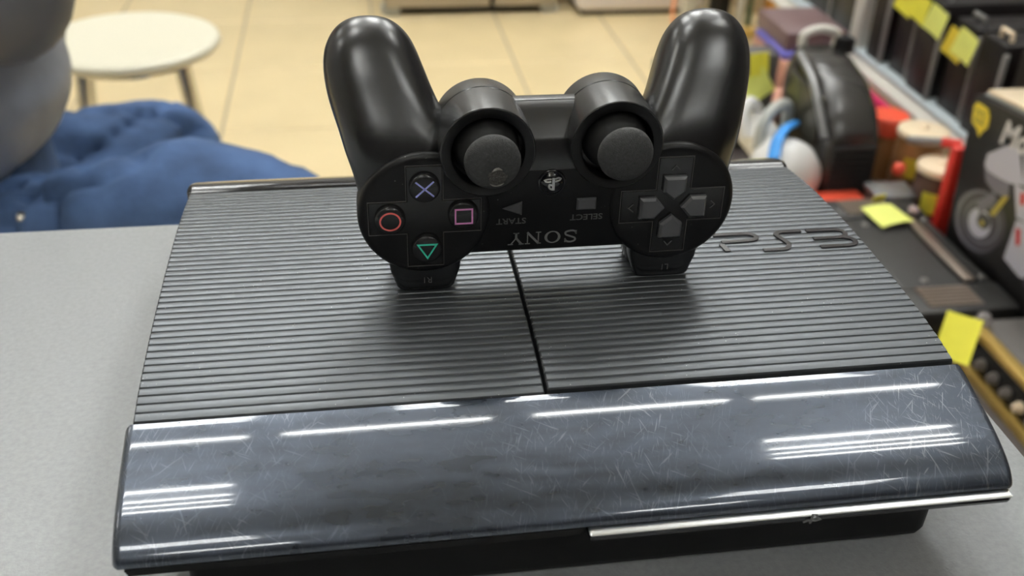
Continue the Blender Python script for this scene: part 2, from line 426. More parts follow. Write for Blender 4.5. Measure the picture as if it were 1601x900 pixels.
# ceiling lights: body with separate tubes, all hung right under the ceiling
def ceiling_light(x, y, n, sp, L, label):
    t = thing('ceiling_light', label, 'ceiling light', (x, y, CZ), 'tube lights on the ceiling')
    wd = sp * (n - 1) / 2 + 0.06
    MB().box((x - L / 2 - .02, y - wd, CZ - 0.030), (x + L / 2 + .02, y + wd, CZ - 0.0005), bev=.004, seg=1).build('lamp_body', M['lampframe'], t)
    for k in range(n):
        yy = y + (k - (n - 1) / 2) * sp
        MB().lathe([(0.0095, -L / 2), (0.0095, L / 2)], (x, yy, CZ - 0.047), (1, 0, 0), n=8).build('lamp_tube', M['tube'], t)
        for s in (-1, 1):
            MB().box((x + s * (L / 2 + .008) - .008, yy - .012, CZ - 0.060), (x + s * (L / 2 + .008) + .008, yy + .012, CZ - 0.029)).build('lamp_holder', M['lampframe'], t, smooth=0)
ROWS = []
for k, x in enumerate((-0.715, -0.03, 0.68, 1.345)):
    ROWS.append((x, 1.02, 1, .10, .58, '%s single-tube light of the straight ceiling row above the counter edge' % ('leftmost', 'second', 'third', 'rightmost')[k]))
for y, nm in ((0.36, 'over the console'), (-1.65, 'behind the photographer'), (-3.6, 'near the shop front'), (2.35, 'added to light the tiled aisle'), (3.45, 'added to light the floor before the refrigerator')):  # aisle and refrigerator rows are unseen, added to light the background
    for x, sd in ((-0.73, 'left-hand'), (1.30, 'right-hand')):
        ROWS.append((x, y, 4, .13, .56, '%s square four-tube ceiling panel %s' % (sd, nm)))
for y, nm in ((2.35, 'added to light the tiled aisle'), (3.45, 'added to light the floor before the refrigerator'), (1.85, 'between the stool and the aisle'), (2.95, 'added along the aisle to brighten its floor')): ROWS.append((.285, y, 4, .13, .56, 'middle square four-tube ceiling panel %s' % nm))  # aisle and refrigerator panels here are unseen extras that brighten the floor
for x, sd in ((-.73, 'left-hand'), (1.30, 'right-hand')): ROWS.append((x, 1.85, 4, .13, .56, '%s square four-tube ceiling panel level with the stool' % sd))
ROWS.append((-2.5, 0.36, 4, .13, .56, 'four-tube ceiling panel near the left wall'))
ROWS.append((-2.5, 2.35, 4, .13, .56, 'four-tube ceiling panel in the far left corner'))
for r_ in ROWS: ceiling_light(*r_)

# ================================================================ COUNTER
t = thing('sales_counter', 'light grey laminate counter with the console lying on it', 'counter', (-0.4, -0.1, FZ))
MB().box((-1.1, -0.42, -0.028), (0.193, 0.285, 0.0), bev=0.0012).build('counter_top', M['table'], t)
MB().box((-1.06, -0.30, FZ), (0.15, 0.20, -0.028)).build('counter_body', M['white'], t, smooth=0)
MB().box((-1.05, -0.28, FZ + .002), (0.14, 0.21, FZ + 0.08)).build('plinth', M['darkgap'], t, smooth=0)

t = thing('dark_reflection_cabinet', 'added unseen dark cabinet behind the camera, darkening what the glossy parts reflect', 'cabinet', (0, -1.3, FZ))  # unseen cabinet added so the glossy parts have something dark to reflect
MB().box((-1.7, -1.55, FZ + .08), (1.7, -1.02, .46), bev=.004).build('added_cabinet_body', M['cabinet'], t)
MB().box((-1.68, -1.52, FZ), (1.68, -1.06, FZ + .08)).build('plinth', M['darkgap'], t, smooth=0)
MB().box((-1.73, -1.57, .46), (1.73, -.99, .49), bev=.003).build('added_cabinet_top', M['cabinet'], t)
for k in range(5): MB().box((-1.66 + k * .665, -1.035, FZ + .10), (-1.66 + k * .665 + .65, -1.012, .45), bev=.003).build('door', M['cabinet'], t)

# ================================================================ CONSOLE
PY = [0.044, 0.050, 0.058, 0.071, 0.085, 0.100, 0.115, 0.130, 0.143, 0.155, 0.170, 0.183, 0.197, 0.2135]
PZ = [0.0540, 0.0553, 0.0566, 0.0580, 0.0589, 0.0595, 0.0598, 0.0599, 0.0597, 0.0594, 0.0587, 0.0577, 0.0562, 0.0538]
def top_z(y): return lerp(y, PY, PZ)
con = thing('game_console', 'wide dark grey ribbed video game console lying flat on the grey counter', 'game console', (0, 0.12, 0))
# lower body
lb = MB()
lb.extrude_x([(.006, .0335), (.014, .0255), (.235, .024), (.250, .036), (.249, .040), (.2, .047), (.1, .052), (.05, .047), (.03, .040)], (-.1440, .1440), .002)
lb.extrude_x([(.0135, .0022), (.0115, .006), (.0105, .028), (.232, .028), (.226, .006), (.222, .0022)], (-.129, .129), .003)
lb.build('lower_body', M['black'], con)
for x in (-.11, .11):
    for y in (.060, .205): MB().lathe([(.006, 0), (.006, .003)], (x, y, 0.0), n=16).build('rubber_foot', M['rubber_side'], con)
# ribbed top: every rib a raised bar with a rounded crest, moulded in one panel
def ribbed(x0, x1, y0, y1, dz, name):
    N = round((y1 - y0) / 0.00382); pt = (y1 - y0) / N
    poly = []
    for k in range(N):
        a = y0 + k * pt
        for u, h in ((0.03, -.00062), (0.11, -.00010), (0.22, 0.0), (0.5, .00005), (0.78, 0.0), (0.90, -.00014), (0.97, -.00062)):
            yy = a + u * pt; poly.append((yy, top_z(yy) + h + dz))
    poly = [(y0, .046)] + [(y0, poly[0][1] - .0004)] + poly + [(y1, poly[-1][1] - .0004), (y1, .046)]
    m_ = MB(); n = len(poly)
    rings = []
    for x, ins in ((x0, .0005), (x0 + .0005, 0), (x0 + .0012, 0), (x0 + .002, 0), (x1 - .002, 0), (x1 - .0012, 0), (x1 - .0005, 0), (x1, .0005)):
        rings.append([Vector((x, y, z - ins if z > .047 else z)) for y, z in poly])
    m_.rings(rings)
    return m_.build(name, M['ribs'], con, smooth=28)
ribbed(-.1452, -.0076, .0455, .2128, 0.0, 'ribbed_panel')
ribbed(-.0064, .1452, .0468, .2128, 0.0003, 'disc_lid')
# glossy front band
fp = [(.0448, .05400), (.0436, .05388), (.0423, .05368), (.0408, .05340), (.0390, .05300), (.034, .0517), (.028, .05005), (.022, .0483), (.016, .0464), (.0125, .0451), (.0095, .0438), (.007, .0426), (.005, .0414),
      (.0033, .0402), (.0017, .0388), (.0004, .0372), (-.0003, .0358), (-.0002, .0346), (.0008, .0340), (.006, .0345), (.020, .0405), (.0448, .0470)]
front_prof = fp
MB().extrude_x(fp, (-.1475, .1475), .0016).build('front_cover', M['gloss'], con, smooth=40, label='glossy scratched dark front band')
# glossy rear band
rp = [(.2150, .0465), (.2150, .0530), (.2165, .0540), (.2195, .0543), (.2240, .0531), (.2300, .0508), (.2370, .0478), (.2440, .0442), (.2490, .0405), (.2500, .0370), (.246, .0360), (.22, .0430)]
MB().extrude_x(rp, (-.1472, .1472), .0016).build('rear_cover', M['gloss_clean'], con, smooth=40, label='glossy black strip along the back edge')
# trims under the front band
tp = [(.010, .0334), (.0005, .0337), (-.0020, .0333), (-.0027, .0329), (-.0025, .0325), (.010, .0325)]
MB().extrude_x(tp, (-.0005, .1465), .0006).build('trim_strip', M['trim'], con, smooth=25, label='bright silver trim under the right half of the front')
MB().extrude_x([(.012, .0324), (-.0021, .0324), (-.0024, .0313), (-.0018, .0298), (.000, .0290), (.012, .0290)], (-.0003, .1463), .0008).build('trim_shaded_face', M['gloss_clean'], con)  # lower face of the trim made dark, its shade put into the colour
vs_ = MB()
for k in range(3): vs_.extrude_x([(.009, .0333 - k * .0021), (.0006 + k * .0012, .0333 - k * .0021), (.0004 + k * .0012, .0325 - k * .0021), (.0010 + k * .0012, .0319 - k * .0021), (.009, .0319 - k * .0021)], (-.1445, -.0015), .0004)
vs_.build('vent_strip', M['black'], con)
# emblem on the trim
def ftrim(a, b, h): return Vector((.0745 + a, -.0030 - h - b * 0.15, .0320 + b))
em = MB()
em.ribbon([(-.0004, -.0024), (-.0004, .0024), (.0010, .0018), (.0014, .0006), (.0001, .0003)], .0007, .0004, ftrim)
em.ribbon([(-.0030, -.0016), (-.0016, -.0008), (.0012, -.0012), (.0028, -.0006), (.0018, .0002)], .0006, .0004, ftrim)
em.build('emblem', M['steelgrey'], con, smooth=0)
# big letters on the lid
def flid(a, b, h): return Vector((a, b, top_z(b) + .0002 + h))
lt = MB()
S_ = .0022
lt.ribbon([(.0815, .1372), (.0900, .1372), (.0965, .1370), (.0993, .1352), (.0996, .1330), (.0970, .1312), (.0905, .1308), (.0835, .1308)], S_, .0007, flid, sub=3)
lt.ribbon([(.0828, .1290), (.0838, .1230)], S_ * 1.1, .0007, flid, sub=4)
lt.ribbon([(.1212, .1371), (.1150, .1371), (.1112, .1368), (.1092, .1350), (.1098, .1322), (.1112, .1285), (.1116, .1258), (.1096, .1230), (.1060, .1225), (.0990, .1225)], S_, .0007, flid, sub=3)
lt.ribbon([(.1235, .1368), (.1320, .1368), (.1372, .1364), (.1396, .1345), (.1392, .1315), (.1372, .1300), (.1320, .1298), (.1240, .1298)], S_, .0007, flid, sub=3)
lt.ribbon([(.1372, .1300), (.1405, .1282), (.1412, .1252), (.1390, .1231), (.1330, .1228), (.1245, .1228)], S_, .0007, flid, sub=3)
lt.build('lid_lettering', M['logo'], con, smooth=0, label='glossy PS3 letters on the lid')

# ================================================================ CONTROLLER
X0 = 0.0032
ctl = thing('game_controller', 'black wireless gamepad standing upside down on its shoulder buttons on the console', 'game controller', (X0, .118, .0600))
BX, DX, PZc = -.0438, .0505, .0940          # pad centres
YF = .1050                                   # pad face
fs_ = MB()
fs_.extrude_x([(.1068, .0762), (.1060, .0780), (.1060, .1100), (.1172, .1100), (.1172, .0752), (.1085, .0752)], (BX, DX), 0)
MB().extrude_x([(.1061, .1095), (.1061, .1210), (.1072, .1232), (.1130, .1312), (.1172, .1328), (.1172, .1095)], (-.0212, .0258), 0).build('bridge', M['pad'], ctl)

fs_.build('front_shell', M['padface'], ctl)
rs_ = MB().extrude_x([(.1177, .0752), (.1177, .1100), (.1300, .1100), (.1300, .1000), (.1285, .0790), (.1250, .0752)], (BX, DX), 0)
rs_.extrude_x([(.1177, .1080), (.1177, .1329), (.1210, .1334), (.1240, .1322), (.1255, .1290), (.1300, .1080)], (-.0212, .0258), 0)
for cx in (BX, DX): rs_.lathe([(.0228, .1160), (.0232, .1180), (.0225, .1240), (.0190, .1290), (.010, .1310)], (cx, 0, PZc), (0, 1, 0), n=48)
rs_.build('rear_shell', M['pad'], ctl)
for nm, cx in (('button_pad', BX), ('direction_pad', DX)):
    MB().lathe([(.0215, YF), (.0228, YF + .0001), (.0238, YF + .0005), (.0245, YF + .0013), (.0248, YF + .0026), (.0248, .1165)], (cx, 0, PZc), (0, 1, 0), n=72).build(nm, M['padface'], ctl, smooth=30)
# handles: lofted from the pad up and back to the rounded tip
HS = [(.086, .0470, .0215, .1165, .0100), (.098, .0475, .0232, .1175, .0122), (.106, .0490, .0235, .1192, .0136), (.113, .0525, .0222, .1216, .0150), (.120, .0560, .0206, .1250, .0158), (.130, .0602, .0194, .1310, .0162),
      (.138, .0625, .0184, .1360, .0158), (.1440, .0635, .0170, .1395, .0148), (.1485, .0638, .0149, .1420, .0130), (.1520, .0640, .0119, .1440, .0104), (.1543, .0640, .0080, .1454, .0072), (.1554, .0640, .0034, .1460, .0032)]
def handle(sg):
    P, Q = [Vector((c, y, z)) for z, c, h, y, k in HS], [Vector((h, k, 0)) for z, c, h, y, k in HS]
    P2, _ = smooth_path(P, [1] * len(P), 4); Q2, _ = smooth_path(Q, [1] * len(Q), 4)
    rings = []
    for p_, q in zip(P2, Q2):
        lean = lerp(p_.z, [.090, .110, .130], [0.05, 0.35, 0.62]); nrm = Vector((0, -math.cos(lean), math.sin(lean)))
        ring = []
        for k in range(48):
            a = 2 * PI * k / 48; ca, sa = math.cos(a), math.sin(a); e = 2 / lerp(p_.z, [.118, .140, .156], [3.1, 2.7, 2.2])
            uu = math.copysign(abs(ca) ** e, ca) * q.x; vv = math.copysign(abs(sa) ** e, sa) * q.y
            # palm side rounder, inner edge softly creased
            ring.append(Vector((X0 + sg * (p_.x + uu), p_.y, p_.z)) + nrm * vv)
        rings.append(ring)
    return MB().rings(rings).build('handle', M['pad'], ctl, smooth=60)
handle(-1); handle(1)
# sticks
def frame(cx, cz, y): return lambda a, b, h: Vector((cx - a, y - h, cz - b))     # upside-down artwork: a, b in the gamepad's own upright sense
for k, (cx, cz) in enumerate(((-.0212, .1206), (.0258, .1214))):
    MB().lathe([(.0170, .1290), (.0172, .1282), (.0172, .1203), (.0168, .1200), (.0168, .1196), (.0172, .1193), (.0172, .1004), (.01715, .0999), (.0168, .0995), (.0160, .0997)],
               (cx, 0, cz), (0, 1, 0), n=64, cap1=False).build('stick_collar', M['pad'], ctl, smooth=30)
    MB().lathe([(.0167, .0999), (.0166, .09945), (.0141, .09945), (.0134, .0997), (.0131, .1004), (.0130, .1080), (.0100, .1120)], (cx, 0, cz), (0, 1, 0), n=64, cap0=False).build('collar_rim', M['padface'], ctl, smooth=30)
    MB().lathe([(.0122, .1110), (.0119, .1050), (.0104, .1000), (.0078, .0965), (.0055, .0950), (.0050, .0905), (.0088, .0893)], (cx, 0, cz + .0004), (0, 1, 0), n=48).build('stick_dome', M['rubber_side'], ctl)
    cap = [(.0060, .0906), (.0093, .0900), (.0099, .0891), (.0099, .0878), (.0095, .0867), (.0085, .0857), (.0070, .0850), (.0050, .08455), (.0030, .0843), (.0012, .0842)]
    m_ = MB().lathe(cap, (cx, 0, cz + .0020), (0, 1, 0), n=64)
    if k == 0:      # torn dent low on the left stick's cap
        hv = []
        for v in m_.v:
            v = Vector(v); d = math.hypot(v.x - (cx + .0012), v.z - (cz + .0020 - .0044))
            rr = .0034 * (1 + .12 * math.sin(9 * math.atan2(v.z - cz + .003, v.x - cx)))
            if d < rr and v.y < .089: v.y += .0005 * min(1, (rr - d) / .0006)
            hv.append(tuple(v))
        m_.v = hv
    cp = m_.build('thumb_stick', M['rubber'], ctl, smooth=50, label='grey rubber stick cap with a torn dent' if k == 0 else None)
    if k == 0:
        dome = lambda r: lerp(r, [.0012, .0030, .0050, .0070, .0085, .0095], [.0842, .0843, .08455, .0850, .0857, .0867])
        ox, oz = cx + .0012, cz - .0024
        hm = MB(); rings = []
        for fr in (.15, .5, .8, 1.0):
            ring = []
            for j in range(28):
                a = 2 * PI * j / 28; r = .0033 * fr * (1 + .10 * math.sin(5 * a + 1) + .06 * math.sin(11 * a))
                x, z = ox + r * math.cos(a), oz + r * math.sin(a)
                y = dome(math.hypot(x - cx, z - (cz + .002))) - .00006 + (.0004 if fr < .95 else 0) * (1.0 + .4 * math.sin(7 * a + fr * 9))
                ring.append(Vector((x, y, z)))
            rings.append(ring)
        hm.rings(rings).build('worn_patch', M['torn'], cp, smooth=0, label='torn dent in the rubber')
        lip = MB()
        pts = []
        for a in (1.1, 1.5, 1.9, 2.3): 
            r = .0033; x, z = ox + r * math.cos(a) + .0002, oz + r * math.sin(a); pts.append((x, dome(math.hypot(x - cx, z - cz - .002)) - .0002, z + random.uniform(0, .0005)))
        lip.tube(pts, [.0001, .0005, .0005, .0001], n=6, sub=2)
        pts = []
        for a in (3.9, 4.3, 4.7, 5.1, 5.5):
            r = .0034; x, z = ox + r * math.cos(a), oz + r * math.sin(a); pts.append((x, dome(math.hypot(x - cx, z - cz - .002)) - .0001, z))
        lip.tube(pts, [.0001, .0003, .0002, .0003, .0001], n=6, sub=2)
        lip.build('torn_edge', M['tornedge'], cp)
# cross plates round the buttons
def cross_poly(a, b):
    return [(-a, -b), (-b, -b), (-b, -a), (b, -a), (b, -b), (a, -b), (a, b), (b, b), (b, a), (-b, a), (-b, b), (-a, b)]
for nm, cx, arm, hw in (('button_plate', BX, .0207, .0066), ('direction_plate', DX, .0200, .0066)):
    MB().prism(cross_poly(arm, hw), .0004, (cx, YF + .0002, PZc - .0005), (1, 0, 0), (0, 0, 1), bev=.00025).build(nm, M['plate'], ctl, smooth=0)
    fr = frame(cx, PZc - .0005, YF - .0000)
    ed = MB(); ed.ribbon(cross_poly(arm + .0002, hw + .0002), .00022, .0002, fr, closed=True)  # grey outline puts the highlight along the cross edge into colour
    ed.build('plate_edge_highlight', M['edge'], ctl, smooth=0)
YP = YF - .0002
# action buttons (the picture's top one is the cross)
AB = [('cross', 0, .0128, 'sym_x'), ('circle', -.0129, .0002, 'sym_o'), ('square', .0142, .0010, 'sym_s'), ('triangle', .0005, -.0124, 'sym_t')]
for nm, dx, dz, mk in AB:
    bx, bz = BX + dx, PZc + dz - .0008
    b_ = MB().lathe([(.0057, YP + .0006), (.0057, YP - .0012), (.0055, YP - .0018), (.0050, YP - .0022), (.0044, YP - .00235)], (bx, 0, bz), (0, 1, 0), n=40).build('action_button', M['btn'], ctl, smooth=50, label='black button marked with a %s' % nm)
    f = frame(bx, bz, YP - .00233); s = MB(); th = .00012; wd = .00062
    if nm == 'cross':
        for q in (1, -1): s.ribbon([(-.0033 * q, -.0030), (.0033 * q, .0030)], wd, th, f)
    elif nm == 'circle': s.ribbon([(.0037 * math.cos(2 * PI * k / 36), .0035 * math.sin(2 * PI * k / 36)) for k in range(36)], wd, th, f, closed=True)
    elif nm == 'square': s.ribbon([(-.0031, -.0029), (.0031, -.0029), (.0031, .0029), (-.0031, .0029)], wd, th, f, closed=True)
    else: s.ribbon([(-.0035, -.0022), (.0035, -.0022), (0, .0035)], wd, th, f, closed=True)
    s.build('symbol', M[mk], b_, smooth=0, label='%s outline' % nm)
# direction buttons
for k, (dx, dz) in enumerate(((0, .0090), (.0090, 0), (0, -.0090), (-.0090, 0))):
    c, s_ = [(1, 0), (0, -1), (-1, 0), (0, 1)][k]     # outward is +b rotated
    base = [(-.0044, .0040), (-.0044, -.0022), (0, -.0058), (.0044, -.0022), (.0044, .0040)]
    def rot(p_): return [(a * c - b * s_, a * s_ + b * c) for a, b in p_]
    poly = rot(base)
    MB().prism(poly, .0026, (DX + dx, YP + .0002, PZc + dz - .0008), (1, 0, 0), (0, 0, 1), bev=.0009).build('direction_button', M['dbtn'], ctl, smooth=0)
    f = frame(DX, PZc - .0008, YP - .0002); mk = MB()
    o_ = [(0, .0158), (.0158, 0), (0, -.0158), (-.0158, 0)][k]
    arrow = rot([(-.0016, -.0006), (0, .0012), (.0016, -.0006)])
    mk.ribbon([(-(o_[0] + a), -(o_[1] + b)) for a, b in arrow], .0004, .0001, f)
    mk.build('arrow_mark', M['ink_dim'], ctl, smooth=0)
# middle buttons and lettering
YB = .1060
MB().prism([(-.0038, 0), (.0036, .0027), (.0036, -.0030)], .0016, (-.0110, YB + .0004, .0950), (1, 0, 0), (0, 0, 1), bev=.0006).build('start_button', M['dbtn'], ctl, smooth=0)
MB().prism([(-.0037, -.0024), (.0037, -.0024), (.0037, .0024), (-.0037, .0024)], .0016, (.0172, YB + .0004, .0955), (1, 0, 0), (0, 0, 1), bev=.0006).build('select_button', M['dbtn'], ctl, smooth=0)
hb = MB().lathe([(.0053, YB + .0004), (.0053, YB - .0003), (.0049, YB - .0006), (.0046, YB - .0006), (.0044, YB - .0010), (.0036, YB - .0017), (.0020, YB - .0021), (.0006, YB - .0022)], (.0036, 0, .1048), (0, 1, 0), n=40).build('home_button', M['gloss_clean'], ctl, smooth=50)
f = frame(.0036, .1052, YB - .0021)
s = MB()
fd = lambda a, b, h: f(a, b, h - .0001 - 40 * (a * a + b * b) * 1.0 + .0002)
s.ribbon([(-.0002, -.0024), (-.0002, .0026)], .0010, .0003, fd)
s.ribbon([(-.0002, .0023), (.0008, .0020), (.0014, .0012), (.0012, .0002), (.0003, .0004)], .0007, .0003, fd, sub=2)
s.ribbon([(-.0008, -.0010), (-.0022, -.0013), (-.0030, -.0019), (-.0020, -.0024), (-.0008, -.0020)], .0005, .0003, fd, sub=2)
s.ribbon([(.0006, -.0020), (.0020, -.0019), (.0031, -.0014), (.0022, -.0009), (.0007, -.0011)], .0005, .0003, fd, sub=2)
s.build('emblem', M['silver'], hb, smooth=0)
# slab-serif word on the face
def serif_word(f):
    s = MB(); th = .00012; H = .0052; t1 = .00085; t2 = .00040
    def S(x):
        s.ribbon([(x + .0046, H * .70), (x + .0040, H * .90), (x + .0024, H * .97), (x + .0008, H * .86), (x + .0008, H * .66), (x + .0026, H * .50), (x + .0043, H * .36), (x + .0044, H * .14), (x + .0024, H * .03), (x + .0008, H * .10), (x + .0003, H * .30)], .00068, th, f, sub=3)
        s.ribbon([(x + .0046, H * .66), (x + .0046, H * .98)], t2, th, f); s.ribbon([(x + .0003, H * .02), (x + .0003, H * .34)], t2, th, f)
    def O(x):
        n = 36; vs = []
        P = [(2 * PI * k / n) for k in range(n)]
        out = [(x + .0031 + .0031 * math.cos(a), H / 2 + H / 2 * math.sin(a)) for a in P]
        inn = [(x + .0031 + .0021 * math.cos(a), H / 2 + (H / 2 - .0004) * math.sin(a)) for a in P]
        vs = [f(a, b, th) for a, b in out] + [f(a, b, th) for a, b in inn] + [f(a, b, 0) for a, b in out] + [f(a, b, 0) for a, b in inn]
        fs = []
        for k in range(n):
            j = (k + 1) % n
            fs += [(k, j, n + j, n + k), (2 * n + k, 2 * n + j, j, k), (n + k, n + j, 3 * n + j, 3 * n + k), (2 * n + k, 3 * n + k, 3 * n + j, 2 * n + j)]
        s.add(vs, fs)
    def N(x):
        s.ribbon([(x + .0010, 0), (x + .0010, H)], t2, th, f); s.ribbon([(x + .0052, 0), (x + .0052, H)], t2, th, f)
        s.ribbon([(x + .0009, H - .0001), (x + .0053, .0001)], t1, th, f)
        for a, b, y in ((0, .0020, .0002), (.0042, .0062, H - .0002), (0, .0014, H - .0002)): s.ribbon([(x + a, y), (x + b, y)], t2, th, f)
    def Y(x):
        s.ribbon([(x + .0008, H), (x + .0030, H * .45)], t1, th, f); s.ribbon([(x + .0052, H), (x + .0030, H * .45)], t2, th, f)
        s.ribbon([(x + .0030, H * .48), (x + .0030, 0)], t1, th, f)
        for a, b, y in ((0, .0020, H - .0002), (.0042, .0062, H - .0002), (.0019, .0041, .0002)): s.ribbon([(x + a, y), (x + b, y)], t2, th, f)
    S(0); O(.0064); N(.0140); Y(.0206)
    return s
serif_word(frame(.0144, .0842, YB)).build('maker_lettering', M['ink'], ctl, smooth=0, label='grey SONY lettering, upside down')

def text_mesh(txt, size, name, material, parent, mtx, extrude=.0001, shear=0.0, align='CENTER', label=None, bold=0.0):
    cu = bpy.data.curves.new(name, 'FONT'); cu.body = txt; cu.size = size; cu.extrude = extrude / 2; cu.align_x = align; cu.align_y = 'CENTER'
    cu.shear = shear; cu.resolution_u = 3; cu.offset = bold
    to = bpy.data.objects.new(name, cu)
    me = bpy.data.meshes.new_from_object(to); bpy.data.objects.remove(to); bpy.data.curves.remove(cu)
    me.transform(mtx); me.materials.clear(); me.materials.append(material)
    o = bpy.data.objects.new(name, me); COL.objects.link(o)
    if parent is not None:
        o.parent = parent
        if parent.type == 'EMPTY': o.matrix_parent_inverse = Matrix.Translation(-Vector(parent.location))
    if label: o['label'] = label
    return o
def face_mtx(x, y, z, wide=1.0):   # text upside down, facing -y
    return Matrix.Translation((x, y, z)) @ Matrix(((-wide, 0, 0, 0), (0, 0, -1, 0), (0, -1, 0, 0), (0, 0, 0, 1)))
text_mesh('START', .0034, 'start_lettering', M['ink_dim'], ctl, face_mtx(-.0113, YB - .0001, .0895, 1.15), bold=.00004)
text_mesh('SELECT', .0034, 'select_lettering', M['ink_dim'], ctl, face_mtx(.0176, YB - .0001, .0898, 1.15), bold=.00004)
# shoulder buttons and triggers the gamepad stands on
for cx, word in ((BX, 'R1'), (DX, 'L1')):
    def trap(z0, z1, w0, w1, y0, y1, bev):
        m_ = MB(); rings = []
        for z, wd, ins in ((z1, w1, 0), (z1 - .002, w1, 0), ((z0 + z1) / 2, (w0 + w1) / 2 + .0008, 0), (z0 + .0016, w0, .0), (z0 + .0005, w0 - .0006, .0008), (z0, w0 - .0018, .002)):
            ring = []
            for k in range(24):
                a = 2 * PI * k / 24; e = .45
                ca, sa = math.cos(a), math.sin(a)
                ring.append(Vector((cx + math.copysign(abs(ca) ** e, ca) * wd, (y0 + y1) / 2 + math.copysign(abs(sa) ** e, sa) * ((y1 - y0) / 2 - ins), z)))
            rings.append(ring)
        return m_.rings(rings)
    trap(.0600, .0770, .0112, .0142, .1066, .1165, 0).build('shoulder_button', M['pad'], ctl, smooth=50)
    trap(.0601, .0780, .0118, .0138, .1172, .1310, 0).build('trigger', M['pad'], ctl, smooth=50)
    text_mesh(word, .0036, 'shoulder_lettering', M['ink_dim'], ctl, face_mtx(cx + .0005, .10655, .0652), label='dim grey %s marking' % word)

# ================================================================ PERSON
f_ = Vector((.92, -.39, 0)).normalized(); r_v = Vector((-.39, -.92, 0)).normalized(); UP = Vector((0, 0, 1))
PEL = Vector((-.560, .94, -.345))
per = thing('person', 'person seated beyond the counter in a grey jacket and blue jeans, near elbow raised', 'person', (PEL.x, PEL.y, FZ))
hipN, hipF = PEL + r_v * .085 - UP * .012, PEL - r_v * .09 + UP * .005
kneeN, kneeF = Vector((-.150, .722, -.255)), Vector((-.350, 1.27, -.395))
ankN, ankF = Vector((-.13, .70, -.70)), Vector((-.36, 1.24, -.71))
toeN, toeF = ankN + f_ * .15 - UP * .06, ankF + f_ * .13 - UP * .05 
chest = PEL + Vector((.015, -.01, .34)); neck = PEL + Vector((.05, -.02, .52)); head = neck + Vector((.045, -.02, .13))
shN, shF = chest + r_v * .17 + UP * .10, chest - r_v * .17 + UP * .10
elN, elF = Vector((-.388, .750, -.012)), chest - r_v * .23 - f_ * .05 + UP * (-.16)
wrN = Vector((-.365, .80, .135)); wrF = chest + f_ * .17 + UP * (-.02)
